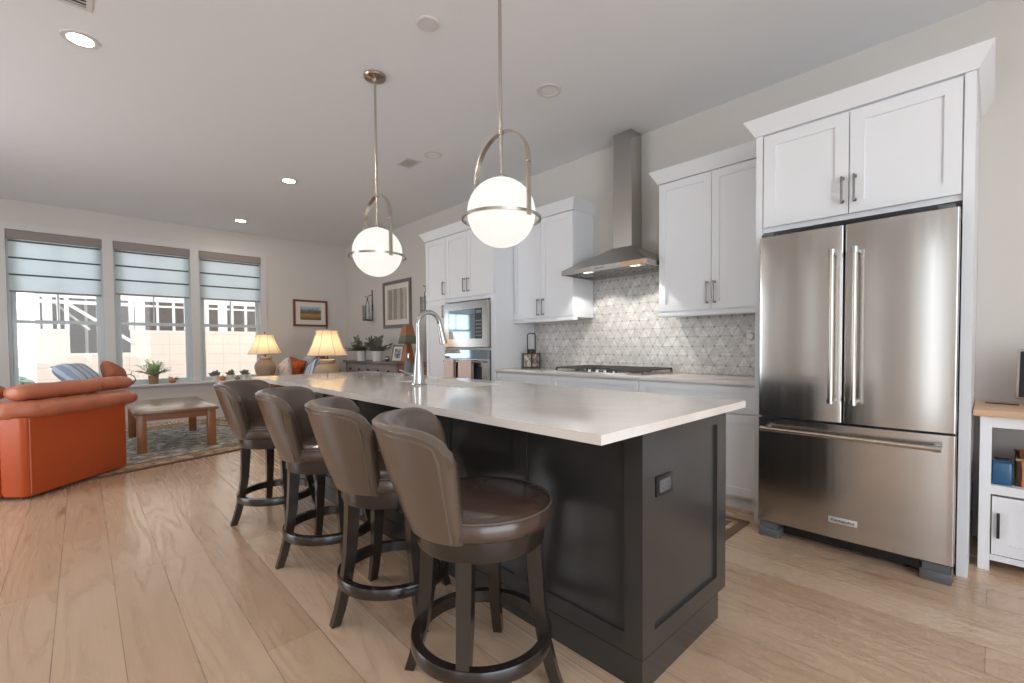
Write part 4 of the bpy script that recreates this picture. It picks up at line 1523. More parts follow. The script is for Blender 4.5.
# ------------------------------------------------------------------ right hand desk
def make_desk():
    e = thing('white_desk', 'white desk with oak top and open shelf beside the fridge', 'desk', (0.5, 3.6, 0))
    MB().box(-0.064, 1.06, 3.32, YK - 0.02, 0.79, 0.822, 0.003).build('top', M['oak'], e)
    for x in (-0.038, 0.98):
        for y in (3.34, 3.80):
            MB().box(x, x + 0.042, y, y + 0.042, 0.0, 0.789).build('leg', M['white'], e)
    m = MB().box(0.0045, 0.979, 3.345, 3.363, 0.735, 0.789)
    m.build('apron', M['white'], e)
    MB().box(0.0045, 0.979, 3.343, 3.84, 0.395, 0.44).build('shelf', M['white'], e)
    m = MB()
    m.box(-0.02, -0.004, 3.3825, 3.7995, 0.07, 0.43).box(0.985, 0.998, 3.3825, 3.7995, 0.07, 0.43).box(0.0045, 0.979, 3.36, 3.80, 0.06, 0.075)
    m.box(0.0045, 0.979, 3.345, 3.363, 0.055, 0.085)
    m.box(0.0045, 0.979, 3.82, 3.835, 0.075, 0.394)
    m.build('carcass', M['white'], e)
    def dr(x0, x1, hx):
        m = MB()
        y0_, y1_ = 3.341, 3.359
        m.box(x0, x0 + 0.06, y0_, y1_, 0.09, 0.385).box(x1 - 0.06, x1, y0_, y1_, 0.09, 0.385)
        m.box(x0 + 0.06, x1 - 0.06, y0_, y1_, 0.09, 0.145).box(x0 + 0.06, x1 - 0.06, y0_, y1_, 0.335, 0.385)
        m.box(x0 + 0.06, x1 - 0.06, y0_ + 0.009, y1_, 0.145, 0.335)
        d = m.build('door', M['white'], e, smooth=0)
        MB().box(hx - 0.0055, hx + 0.0055, y0_ - 0.022, y0_ - 0.0004, 0.178, 0.305, 0.003).build('pull_handle', M['black'], d)
    dr(0.009, 0.488, 0.032)
    dr(0.494, 0.972, 0.945)
    # on the shelf
    bx = thing('storage_pot', 'glossy blue square pot on the desk shelf', 'pot', (0.075, 3.45, 0.4402))
    x0, x1, y0, y1, z0, z1 = 0.006, 0.078, 3.375, 3.50, 0.4402, 0.555
    m = MB().box(x0, x1, y0, y1, z0, z1, 0.012)
    m.build('pot_body', M['blue_box'], bx)
    m = MB()
    m.tube([(x0 + 0.008, y0 + 0.008, z1 + 0.002), (x1 - 0.008, y0 + 0.008, z1 + 0.002), (x1 - 0.008, y1 - 0.008, z1 + 0.002), (x0 + 0.008, y1 - 0.008, z1 + 0.002)], 0.006, 8, True)
    m.build('rim', M['blue_box'], bx)
    bk = thing('wire_basket', 'brown and orange striped open basket next to the blue pot', 'basket', (0.30, 3.52, 0.4402))
    x0, x1, y0, y1, z0, z1 = 0.092, 0.47, 3.40, 3.70, 0.4402, 0.575
    m = MB()
    m.box(x0, x1, y0, y0 + 0.008, z0, z1).box(x0, x1, y1 - 0.008, y1, z0, z1).box(x0, x0 + 0.008, y0 + 0.008, y1 - 0.008, z0, z1).box(x1 - 0.008, x1, y0 + 0.008, y1 - 0.008, z0, z1).box(x0 + 0.008, x1 - 0.008, y0 + 0.008, y1 - 0.008, z0, z0 + 0.006)
    m.build('basket_wall', M['basket_dark'], bk, smooth=0)
    MB().tube([(x0, y0, z1), (x1, y0, z1), (x1, y1, z1), (x0, y1, z1)], 0.007, 8, True).build('rim', M['wicker'], bk)
    # on the top
    sc = thing('display_screen', 'slim tilted dark screen with metal edge standing on the desk', 'screen', (0.30, 3.62, 0.8222))
    xf = Matrix.Translation((0.30, 3.62, 0.8222)) @ Matrix.Rotation(R(-12), 4, 'Z')
    m = MB(); m.xf = xf @ Matrix.Translation((0, 0, 0.035)) @ Matrix.Rotation(R(-5), 4, 'X')
    m.box(-0.215, 0.215, -0.01, 0.012, 0.0, 0.27, 0.004)
    m.build('casing', M['nickel'], sc)
    m = MB(); m.xf = xf @ Matrix.Translation((0, 0, 0.035)) @ Matrix.Rotation(R(-5), 4, 'X')
    m.box(-0.203, 0.203, -0.0115, -0.0101, 0.012, 0.258)
    m.build('panel', M['black'], sc)
    m = MB(); m.xf = xf
    m.box(-0.09, 0.09, -0.03, 0.08, 0.0, 0.008, 0.002).box(-0.02, 0.02, 0.016, 0.024, 0.006, 0.10)
    m.build('stand', M['nickel'], sc)
    c = MB().tube([(0.10, 3.60, 0.832), (0.04, 3.58, 0.836), (0.0, 3.62, 0.832), (-0.02, 3.68, 0.828)], 0.004, 8).build('power_cord', M['black'])
    tag(c, 'short black cord lying on the oak desk top', 'cord')
    pts = [(0.095, 3.60, 0.732), (0.10, 3.60, 0.69), (0.13, 3.60, 0.66), (0.19, 3.60, 0.655), (0.30, 3.60, 0.66), (0.42, 3.60, 0.70), (0.47, 3.60, 0.732)]
    pts = [(x, y, z + 0.0525) for x, y, z in pts]
    c = MB().tube(pts, 0.004, 8).build('hanging_cord', M['black'])
    tag(c, 'black cord looping under the desk top above the shelf', 'cord')
make_desk()

# ------------------------------------------------------------------ living room: rugs, coffee table, sofa
ra = math.atan2(0.29, 0.957)
rug_dir = Vector((-0.30, 0.954, 0))
rc = Vector((-5.5, 0.145, 0)) + rug_dir * 0.55 + Vector((-0.954, -0.30, 0)) * 1.3
o = MB().box(-1.3, 1.3, -1.7, 1.7, 0.0, 0.012, 0.004).build('area_rug', M['rug'])
o.location = (rc.x, rc.y, 0.0005)
o.rotation_euler = (0, 0, ra)
tag(o, 'large patterned beige and grey rug under the coffee table', 'rug')
o = MB().box(-1.05, 1.05, -0.33, 0.33, 0.0, 0.010, 0.003).build('runner_rug', M['runner'])
o.location = (-2.12, 2.80, 0.0005)
tag(o, 'tan patterned runner rug on the floor between island and cabinets', 'rug')

e = thing('coffee_table', 'rectangular brown wooden coffee table on the patterned rug', 'coffee table', (-7.0, 0.78, 0))
MB().box(-7.75, -6.30, 0.385, 1.165, 0.440, 0.475, 0.006).build('top', M['table_top'], e)
for x in (-7.70, -6.42):
    for y in (0.41, 1.055):
        MB().box(x, x + 0.085, y, y + 0.085, 0.013, 0.439, 0.003).build('leg', M['table_wood'], e)
m = MB()
m.box(-7.614, -6.421, 0.425, 0.445, 0.365, 0.439).box(-7.614, -6.421, 1.105, 1.125, 0.365, 0.439)
m.box(-7.69, -7.67, 0.496, 1.054, 0.365, 0.439).box(-6.37, -6.35, 0.496, 1.054, 0.365, 0.439)
m.build('apron', M['table_wood'], e)

def pillow(name, label, mat, loc, size, rot, cat='pillow', group=None):
    """a stuffed cushion: size (w, h, t)"""
    w, h, t = size
    n = 14
    vs, fs = [], []
    def pt(u, v, s_):
        k = (1 - u ** 4) * (1 - v ** 4)
        pinch = 1 - 0.06 * (1 - abs(u)) * abs(v) ** 2
        pinch2 = 1 - 0.06 * (1 - abs(v)) * abs(u) ** 2
        return (u * w / 2 * pinch2, s_ * t / 2 * k ** 0.5, v * h / 2 * pinch)
    for s_ in (-1, 1):
        for i in range(n + 1):
            for j in range(n + 1):
                vs.append(pt(-1 + 2 * i / n, -1 + 2 * j / n, s_))
    N = (n + 1) ** 2
    for i in range(n):
        for j in range(n):
            a = i * (n + 1) + j
            fs.append((a, a + 1, a + n + 2, a + n + 1))
            fs.append((N + a, N + a + n + 1, N + a + n + 2, N + a + 1))
    m = MB().add(vs, fs)
    o = m.build(name, mat, None, smooth=80)
    bm = bmesh.new()
    bm.from_mesh(o.data)
    bmesh.ops.remove_doubles(bm, verts=list(bm.verts), dist=0.0005)
    bmesh.ops.recalc_face_normals(bm, faces=list(bm.faces))
    bm.to_mesh(o.data)
    bm.free()
    o.location = loc
    o.rotation_euler = rot
    tag(o, label, cat, group)
    return o

def rounded_path(pts, rad, n=6):
    return pts

def make_sofa():
    ang = math.atan2(0.671, -0.741)
    e = thing('leather_sofa', 'orange leather sofa seen from behind with rolled padded top', 'sofa', (-5.05, -0.33, 0), rz=ang)
    # local x: depth toward the windows, local y: along the back, out of view
    D, L, H = 0.955, 1.95, 0.64
    def rrect(x0, x1, y0, y1, r, n=6):
        out = []
        for cx, cy, a0 in ((x1 - r, y0 + r, -90), (x1 - r, y1 - r, 0), (x0 + r, y1 - r, 90), (x0 + r, y0 + r, 180)):
            for k in range(n + 1):
                a = R(a0 + 90 * k / n)
                out.append((cx + r * math.cos(a), cy + r * math.sin(a)))
        return out
    # outer shell: right arm, back, left arm as one U
    th = 0.22
    m = MB()
    m.loft([[(x, y, z) for x, y in rrect(0 + i, D - i * 0.3, 0 + i, th, 0.05)] for z, i in ((0.03, 0.015), (0.06, 0.0), (H, 0.0))])
    m.build('arm', M['orange'], e, smooth=50, local=True)
    m = MB()
    m.loft([[(x, y, z) for x, y in rrect(0 + i, D - i * 0.3, L - th, L - i, 0.05)] for z, i in ((0.03, 0.015), (0.06, 0.0), (H, 0.0))])
    m.build('arm', M['orange'], e, smooth=50, local=True)
    m = MB()
    m.box(0.004, 0.22, th + 0.002, L - th - 0.002, 0.03, H, 0.01)
    m.build('back', M['orange'], e, local=True)
    MB().box(0.225, D - 0.02, th + 0.002, L - th - 0.002, 0.03, 0.30, 0.02).build('seat_base', M['orange'], e, local=True)
    for k in range(2):
        y0 = th + 0.006 + k * (L - 2 * th) / 2
        MB().box(0.235, D + 0.02, y0, y0 + (L - 2 * th) / 2 - 0.012, 0.302, 0.47, 0.05, 4).build('seat_cushion', M['orange_light'], e, smooth=60, local=True)
    # stitched seam down the panel near the back corner
    MB().tube([(0.035, -0.001, 0.05), (0.035, -0.002, H - 0.01)], 0.004, 6).build('seam', M['orange_light'], e, local=True)
    # rolled rail on top of the arm and back
    def roll(path, r, sq, zc, name, mat):
        P = [Vector((x, y, zc)) for x, y in path]
        rings = []
        n = 16
        for i, p in enumerate(P):
            d = (P[min(i + 1, len(P) - 1)] - P[max(i - 1, 0)]).normalized()
            u = Vector((d.y, -d.x, 0))
            k = 1.0
            if i == 0 or i == len(P) - 1:
                k = 0.35
            elif i == 1 or i == len(P) - 2:
                k = 0.85
            wob = 1 + 0.05 * math.sin(i * 1.7)
            rings.append([tuple(p + u * (r * k * wob * math.cos(2 * PI * q / n)) + Vector((0, 0, sq * k * wob * math.sin(2 * PI * q / n)))) for q in range(n)])
        return MB().loft(rings).build(name, mat, e, smooth=80, local=True)
    def densify(pts, m_=5):
        out = []
        for a, b in zip(pts[:-1], pts[1:]):
            for k in range(m_):
                t = k / m_
                out.append((a[0] + (b[0] - a[0]) * t, a[1] + (b[1] - a[1]) * t))
        out.append(pts[-1])
        return out
    path = [(D + 0.085, 0.06), (D + 0.065, 0.06), (0.7, 0.06), (0.4, 0.06), (0.18, 0.06), (0.09, 0.09), (0.06, 0.18), (0.06, 0.5), (0.06, 1.0), (0.06, 1.5), (0.06, 1.8), (0.06, L)]
    roll([path[0]] + densify(path[1:], 4), 0.12, 0.074, 0.688, 'rolled_rail', M['orange_light'])
    # padded cushions lying along the top
    roll([(0.745, 0.13), (0.73, 0.13)] + densify([(0.70, 0.13), (0.4, 0.14), (0.14, 0.15)], 4) + [(0.08, 0.15), (0.06, 0.15)], 0.105, 0.068, 0.822, 'arm_pad', M['orange_light'])
    roll([(1.13, 0.17), (1.12, 0.17)] + densify([(1.08, 0.17), (0.95, 0.18), (0.82, 0.19)], 4) + [(0.79, 0.19), (0.775, 0.19)], 0.11, 0.066, 0.825, 'arm_pad', M['orange_light'])
    roll([(0.13, 0.34), (0.13, 0.36)] + densify([(0.13, 0.39), (0.13, 1.6)], 6) + [(0.13, 1.64), (0.13, 1.66)], 0.11, 0.07, 0.822, 'back_pad', M['orange_light'])
    MB().box(0.10, 0.90, 0.245, 0.42, 0.476, 0.70, 0.04, 3).build('inner_bolster', M['orange'], e, smooth=60, local=True)
    for x in (0.1, D - 0.1):
        for y in (0.1, L - 0.1):
            MB().cyl((x, y), 0.025, 0.0132, 0.031, 12).build('foot', M['black'], e, local=True)
    return e, ang
sofa, sang = make_sofa()
def sofa_pt(x, y, z):
    c, s_ = math.cos(sang), math.sin(sang)
    return (-5.05 + c * x - s_ * y, -0.33 + s_ * x + c * y, z)
pillow('throw_pillow', 'blue grey gathered pillow lying on top of the orange sofa', M['blue_gathers'], sofa_pt(0.98, 0.48, 0.90), (0.35, 0.30, 0.16), (R(-48), 0, sang + R(8)), 'pillow', 'pillows on the orange sofa')
pillow('throw_pillow', 'rust brown pillow on top of the orange sofa', M['rust'], sofa_pt(1.29, 0.40, 0.90), (0.24, 0.24, 0.14), (R(-40), R(30), sang - R(8)), 'pillow', 'pillows on the orange sofa')

# second sofa beyond the island
def make_sofa_two():
    e = thing('far_sofa', 'tan sofa beyond the island carrying colourful throw pillows', 'sofa', (-7.25, 2.65, 0))
    x0, x1, y0, y1 = -8.82, -6.60, 2.46, 3.24
    MB().box(x0 + 0.2, x1 - 0.2, y0, y1 - 0.2, 0.05, 0.28, 0.02).build('seat_base', M['rust'], e)
    MB().box(x0 + 0.2, x1 - 0.2, y1 - 0.20, y1, 0.05, 0.70, 0.06, 4).build('back', M['rust'], e, smooth=60)
    for xa in (x0, x1 - 0.195):
        MB().box(xa, xa + 0.195, y0, y1, 0.05, 0.56, 0.05, 4).build('arm', M['rust'], e, smooth=60)
    for k in range(2):
        xa = x0 + 0.203 + k * 0.907
        MB().box(xa, xa + 0.90, y0 - 0.02, y1 - 0.23, 0.282, 0.45, 0.05, 4).build('seat_cushion', M['rust'], e, smooth=60)
    for x in (x0 + 0.06, x1 - 0.06):
        for y in (y0 + 0.06, y1 - 0.06):
            MB().cyl((x, y), 0.025, 0.0132, 0.051, 12).build('foot', M['black'], e)
make_sofa_two()
def pil(px, depth, zc, size, rot, mat, label):
    # world point seen at image column px at the given depth
    a = (px - 512) / 454.59
    x = depth * (-0.726 + a * 0.687)
    y = depth * (0.687 + a * 0.726)
    pillow('throw_pillow', label, mat, (x, y, zc), size, rot, 'pillow', 'pillows on the far sofa')
pil(284.5, 7.78, 0.765, (0.33, 0.38, 0.13), (R(-16), R(-30), R(20)), M['pillow_floral'], 'floral pale pillow leaning toward the small lamp on the far sofa')
pil(293.5, 8.05, 0.76, (0.38, 0.42, 0.13), (R(-18), R(12), R(30)), M['pillow_orange'], 'burnt orange pillow in the middle of the far sofa')
pil(306, 8.22, 0.80, (0.38, 0.40, 0.12), (R(-16), R(-4), R(4)), M['pillow_pale'], 'pale blue pillow behind the striped one on the far sofa')
pil(311, 7.55, 0.75, (0.42, 0.38, 0.13), (R(-26), R(-24), R(8)), M['pillow_stripe'], 'blue and white striped pillow in front on the far sofa')
pil(319, 8.15, 0.87, (0.34, 0.30, 0.12), (R(-14), R(-6), R(0)), M['trim_red'], 'dark red patterned pillow at the top of the far sofa beside the big lamp')

# ------------------------------------------------------------------ lamps on side tables
def end_table(x, y, h, w, label):
    e = thing('end_table', label, 'side table', (x, y, 0))
    MB().box(x - w / 2, x + w / 2, y - w / 2, y + w / 2, h - 0.03, h, 0.004).build('top', M['table_wood'], e)
    for sx in (-1, 1):
        for sy in (-1, 1):
            MB().box(x + sx * (w / 2 - 0.05) - 0.022, x + sx * (w / 2 - 0.05) + 0.022, y + sy * (w / 2 - 0.05) - 0.022, y + sy * (w / 2 - 0.05) + 0.022, 0.0132, h - 0.031).build('leg', M['table_wood'], e)
    MB().box(x - w / 2 + 0.03, x + w / 2 - 0.03, y - w / 2 + 0.03, y + w / 2 - 0.03, h - 0.12, h - 0.031).build('apron', M['table_wood'], e)
def urn_lamp(x, y, zb, label):
    e = thing('table_lamp', label, 'table lamp', (x, y, zb), 'stoneware urn lamps')
    MB().lathe([(0.105, 0), (0.115, 0.015), (0.145, 0.09), (0.163, 0.17), (0.165, 0.21), (0.150, 0.255), (0.112, 0.29), (0.092, 0.30), (0.090, 0.312), (0.096, 0.318), (0.096, 0.355), (0.084, 0.362), (0.02, 0.365)], (x, y, zb), 40).build('base', M['lampbase'], e)
    MB().lathe([(0.02, 0.3655), (0.02, 0.375), (0.009, 0.38), (0.009, 0.41), (0.012, 0.43), (0.018, 0.435), (0.018, 0.46), (0.004, 0.46)], (x, y, zb), 16).build('stem', M['dark_metal'], e)
    # bell shade with panels
    n = 48
    rings = []
    for k in range(11):
        t = k / 10
        r = 0.132 + 0.132 * (t ** 1.55)
        z = 0.735 - 0.325 * t
        ring = []
        for j in range(n):
            a = 2 * PI * j / n
            sc = 1 - 0.035 * t * abs(math.sin(a * 4))
            ring.append((x + r * sc * math.cos(a), y + r * sc * math.sin(a), zb + z))
        rings.append(ring)
    sh = MB().loft(rings, True, False).build('lamp_shade', M['lampshade'], e, smooth=60)
    for k in range(8):
        a = 2 * PI * k / 8
        pts = []
        for q in range(11):
            t = q / 10
            r = 0.133 + 0.133 * (t ** 1.55)
            pts.append((x + r * math.cos(a), y + r * math.sin(a), zb + 0.735 - 0.325 * t))
        MB().tube(pts, 0.0028, 5).build('shade_rib', M['lampbase'], sh)
    MB().tube([(x + 0.265 * math.cos(2 * PI * k / 48) * (1 - 0.035 * abs(math.sin(2 * PI * k / 48 * 4))), y + 0.265 * math.sin(2 * PI * k / 48) * (1 - 0.035 * abs(math.sin(2 * PI * k / 48 * 4))), zb + 0.41) for k in range(48)], 0.004, 5, True).build('shade_trim', M['lampbase'], sh)
    MB().tube([(x + 0.132 * math.cos(2 * PI * k / 48), y + 0.132 * math.sin(2 * PI * k / 48), zb + 0.735) for k in range(48)], 0.004, 5, True).build('shade_trim', M['lampbase'], sh)
    m = MB().tube([(x, y, zb + 0.46), (x, y, zb + 0.76)], 0.004, 8)
    m.sphere((x, y, zb + 0.768), 0.011, 8)
    for k in range(3):
        a = 2 * PI * k / 3
        m.tube([(x, y, zb + 0.733), (x + 0.131 * math.cos(a), y + 0.131 * math.sin(a), zb + 0.734)], 0.0025, 6)
    m.build('finial', M['dark_metal'], e)
    MB().sphere((x + 0.0, y + 0.0, zb + 0.53), 0.035, 10, (1, 1, 1.3)).build('bulb', M['bulb'], e)
end_table(-8.42, 2.22, 0.64, 0.38, 'brown wooden end table at the window end of the far sofa')
urn_lamp(-8.42, 2.24, 0.642, 'stoneware urn lamp with glowing bell shade nearest the windows')
end_table(-5.93, 2.31, 0.64, 0.5, 'brown wooden end table behind the island at the near end of the far sofa')
urn_lamp(-5.93, 2.31, 0.642, 'larger looking stoneware urn lamp with glowing bell shade right behind the island')
m = MB().lathe([(0.03, 0.0), (0.05, 0.01), (0.052, 0.05), (0.047, 0.055), (0.045, 0.02), (0.0, 0.015)], (-8.275, 2.362, 0.642), 28, caps=False)
ob = m.build('woven_tray', M['wicker'])
tag(ob, 'pale woven tray on the end table at the foot of the small lamp', 'tray')

# ------------------------------------------------------------------ dresser wall
def make_dresser():
    e = thing('dresser', 'grey painted dresser with small knobbed drawers under the birch picture', 'dresser', (-7.05, 3.65, 0))
    x0, x1, y0, y1 = -7.98, -6.17, 3.44, YB - 0.018
    MB().box(x0 - 0.06, x1 + 0.03, y0 - 0.03, y1, 0.885, 0.918, 0.004).build('top', M['grey_top'], e)
    m = MB().box(x0, x1, y0 + 0.02, y1, 0.12, 0.884)
    m.box(x0, x0 + 0.05, y0, y0 + 0.0195, 0.0, 0.884).box(x1 - 0.05, x1, y0, y0 + 0.0195, 0.0, 0.884)
    m.box(x0 + 0.05, x1 - 0.05, y0, y0 + 0.0195, 0.86, 0.884)
    for x in (x0, x1 - 0.06):
        m.box(x, x + 0.06, y0 + 0.02, y1, 0.0, 0.12)
    m.build('carcass', M['grey_wood'], e, smooth=0)
    n = 5
    w = (x1 - x0 - 0.11) / n
    for r_, (za, zb_) in enumerate(((0.70, 0.855), (0.42, 0.69), (0.14, 0.41))):
        for i in range(n):
            a = x0 + 0.055 + w * i
            d = MB().box(a + 0.004, a + w - 0.004, y0 - 0.002, y0 + 0.0195, za, zb_, 0.003).build('drawer', M['grey_wood'], e)
            MB().lathe([(0.008, 0), (0.008, 0.012), (0.018, 0.018), (0.018, 0.026), (0.004, 0.03)], (0, 0, 0), 14).build('knob', M['dark_metal'], d, local=True)
            k = d.children[0]
            k.location = Vector((a + w / 2, y0 - 0.0022, (za + zb_) / 2)) - e.location
            k.rotation_euler = (R(90), 0, 0)
make_dresser()
e = thing('wood_cabinet', 'small cherry wood cabinet beside the grey dresser', 'cabinet', (-5.55, 3.6, 0))
MB().box(-6.125, -5.15, 3.40, YB - 0.018, 0.89, 0.915, 0.004).build('top', M['red_wood'], e)
MB().box(-6.11, -5.17, 3.43, YB - 0.018, 0.0, 0.889).build('carcass', M['red_wood'], e)
for xa, xb in ((-6.10, -5.645), (-5.635, -5.18)):
    m = shaker(MB(), xa, xb, 0.06, 0.87, 3.412, 0.017)
    d = m.build('door', M['red_wood'], e, smooth=0)
    MB().sphere(((xb - 0.03) if xb < -5.6 else (xa + 0.03), 3.400, 0.55), 0.012, 8).build('knob', M['dark_metal'], d)
def pyramid_lamp():
    x, y, z = -5.99, 3.53, 0.9152
    e = thing('table_lamp', 'wooden tapered lamp with green and orange shade behind the faucet', 'table lamp', (x, y, z))
    q = ((-1, -1), (1, -1), (1, 1), (-1, 1))
    m = MB().box(x - 0.10, x + 0.10, y - 0.10, y + 0.10, z, z + 0.03, 0.004)
    m.loft([[(x + a * w, y + b * w, z + h) for a, b in q] for w, h in ((0.072, 0.03), (0.034, 0.30))])
    m.build('base', M['lamp_wood'], e)
    t = NT('painted_shade')
    sep = t.n('ShaderNodeSeparateXYZ')
    v = t.coord()
    t.l(v, sep.inputs[0])
    zz = t.math('ADD', t.math('MULTIPLY', t.math('SUBTRACT', sep.outputs[2], 0.28), 4.2), t.math('MULTIPLY_ADD', t.noise(v, 9, 2), 0.3, -0.15))
    t.l(t.ramp(zz, [(0.0, srgb(92, 84, 74)), (0.25, srgb(116, 120, 108)), (0.52, srgb(104, 122, 98)), (0.56, srgb(172, 124, 90)), (0.95, srgb(168, 112, 78))]), t.bsdf.inputs['Base Color'])
    t.bsdf.inputs['Roughness'].default_value = 0.7
    m = MB().loft([[(x + a * w, y + b * w, z + h) for a, b in q] for w, h in ((0.105, 0.285), (0.055, 0.555))], True, False)
    m.build('lamp_shade', t.m, e, smooth=0)
    MB().cyl((x, y), 0.008, z + 0.3005, z + 0.5).build('stem', M['dark_metal'], e)
pyramid_lamp()

def potted(name, x, y, z, r, h, spread, n, leafmat, potmat, label, leaf=(0.05, 0.022), seed=1, cat='potted plant', group=None, droop=0.3, taper=0.85, elr=(0.25, 1.0)):
    rng = random.Random(seed)
    e = thing(name, label, cat, (x, y, z), group)
    MB().lathe([(r * taper, 0), (r, h * 0.95), (r * 1.04, h), (r * 0.9, h), (r * 0.88, h * 0.88), (0.0, h * 0.87)], (x, y, z), 24).build('pot', potmat, e)
    st, lf = MB(), MB()
    for i in range(n):
        a = rng.uniform(0, 2 * PI)
        el = rng.uniform(*elr)
        L_ = spread * rng.uniform(0.7, 1.1)
        pts = []
        for k in range(6):
            t = k / 5
            rr_ = L_ * t * math.cos(el) * (1 + 0.2 * t)
            zz = h * 0.87 + L_ * t * math.sin(el) - droop * L_ * t * t * (1 - math.sin(el) * 0.6)
            pts.append(Vector((x + rr_ * math.cos(a), y + rr_ * math.sin(a), z + zz)))
        st.tube(pts, 0.0022, 5)
        for k in range(1, 6):
            for sgn in (-1, 1):
                p = pts[k]
                d = (pts[k] - pts[k - 1]).normalized()
                side = d.cross(Vector((0, 0, 1)))
                if side.length < 0.01:
                    side = Vector((1, 0, 0))
                side.normalize()
                dd = (d * 0.6 + side * sgn * rng.uniform(0.5, 1.0) + Vector((0, 0, rng.uniform(-0.1, 0.4)))).normalized()
                up = dd.cross(side).normalized()
                w = dd.cross(up).normalized()
                ll, ww = leaf[0] * rng.uniform(0.7, 1.2), leaf[1] * rng.uniform(0.8, 1.2)
                q0 = p
                q1 = p + dd * ll * 0.5 + w * ww / 2 + up * 0.004
                q2 = p + dd * ll
                q3 = p + dd * ll * 0.5 - w * ww / 2 + up * 0.004
                lf.add([q0, q1, q2, q3], [(0, 1, 2, 3)])
    st.build('stems', M['stem'], e)
    lf.build('foliage', leafmat, e, smooth=0)
    return e
potted('potted_plant', -7.54, 3.53, 0.9185, 0.085, 0.17, 0.25, 17, M['leaf_dark'], M['pot_white'], 'leafy plant in white pot on the dresser nearer the window corner', (0.10, 0.05), 3, 'potted plant', 'white potted plants on the dresser', elr=(0.35, 1.4))
potted('potted_plant', -6.96, 3.53, 0.9185, 0.085, 0.17, 0.25, 18, M['leaf_dark'], M['pot_white'], 'leafy plant in white pot on the dresser next to the photo frame', (0.10, 0.05), 5, 'potted plant', 'white potted plants on the dresser', elr=(0.35, 1.4))
potted('potted_fern', -8.86, 0.79, 0.6135, 0.066, 0.13, 0.25, 22, M['leaf_pale'], M['wicker'], 'small green fern in woven pot on the middle window sill', (0.09, 0.026), 9, droop=0.35, elr=(0.55, 1.4))
def photo_frame(x, y, z):
    e = thing('photo_frame', 'small silver photo frame standing on the dresser', 'photo frame', (x, y, z))
    xf = Matrix.Translation((x, y, z)) @ Matrix.Rotation(R(18), 4, 'Z') @ Matrix.Rotation(R(-14), 4, 'X')
    m = MB(); m.xf = xf
    w, h = 0.115, 0.27
    m.box(-w, -w + 0.022, 0, 0.012, 0, h).box(w - 0.022, w, 0, 0.012, 0, h).box(-w + 0.022, w - 0.022, 0, 0.012, 0, 0.022).box(-w + 0.022, w - 0.022, 0, 0.012, h - 0.022, h)
    m.build('frame', M['frame_grey'], e, smooth=0)
    m = MB(); m.xf = xf
    m.mat(M['mat_board']).box(-w + 0.022, w - 0.022, 0.004, 0.010, 0.022, h - 0.022)
    m.mat(blotch_mat('portrait_print', (70, 76, 84), (150, 158, 166), (210, 212, 214), 22)).box(-w + 0.055, w - 0.055, 0.003, 0.0039, 0.06, h - 0.06)
    m.build('photo', None, e, smooth=0)
    m = MB(); m.xf = Matrix.Translation((x, y, z)) @ Matrix.Rotation(R(18), 4, 'Z')
    m.bar((0, 0.055, 0.2), (0, 0.13, 0.004), 0.03, 0.004)
    m.build('easel_back', M['frame_grey'], e)
photo_frame(-6.40, 3.56, 0.9190)
m = MB().sphere((-6.66, 3.55, 0.9185 + 0.045), 0.045, 12, (1.0, 1.0, 1.0))
tag(m.build('glass_ornament', M['chrome']), 'small silvery ball ornament on the dresser between plant and frame', 'ornament')

def wall_picture(name, label, axis, c, w, h, fw, framemat, artmat, matw):
    """axis 'y': hangs on the kitchen wall; axis 'x': on the window wall"""
    e = thing(name, label, 'picture', c)
    def bx(m, u0, u1, v0, v1, d0, d1):
        if axis == 'y':
            m.box(c[0] + u0, c[0] + u1, c[1] - d1, c[1] - d0, c[2] + v0, c[2] + v1)
        else:
            m.box(c[0] + d0, c[0] + d1, c[1] + u0, c[1] + u1, c[2] + v0, c[2] + v1)
    m = MB()
    a, b = w / 2, h / 2
    bx(m, -a, -a + fw, -b, b, 0, 0.025); bx(m, a - fw, a, -b, b, 0, 0.025)
    bx(m, -a + fw, a - fw, -b, -b + fw, 0, 0.025); bx(m, -a + fw, a - fw, b - fw, b, 0, 0.025)
    m.build('frame', framemat, e, smooth=0)
    m = MB()
    bx(m, -a + fw, a - fw, -b + fw, b - fw, 0, 0.012)
    m.build('mat_board', M['mat_board'], e, smooth=0)
    m = MB()
    bx(m, -a + fw + matw, a - fw - matw, -b + fw + matw, b - fw - matw, 0.0122, 0.0135)
    m.build('print', artmat, e, smooth=0)
wall_picture('framed_picture', 'grey framed print of birch trunks above the dresser', 'y', (-6.905, YK - 0.0008, 1.872), 0.925, 0.795, 0.055, M['frame_grey'], birch_mat(), 0.085)
wall_picture('framed_picture', 'reddish wood framed golden field picture beside the windows', 'x', (XW + 0.0008, 3.18, 1.80), 0.63, 0.50, 0.038, M['red_wood'], landscape_mat(0.0), 0.085)

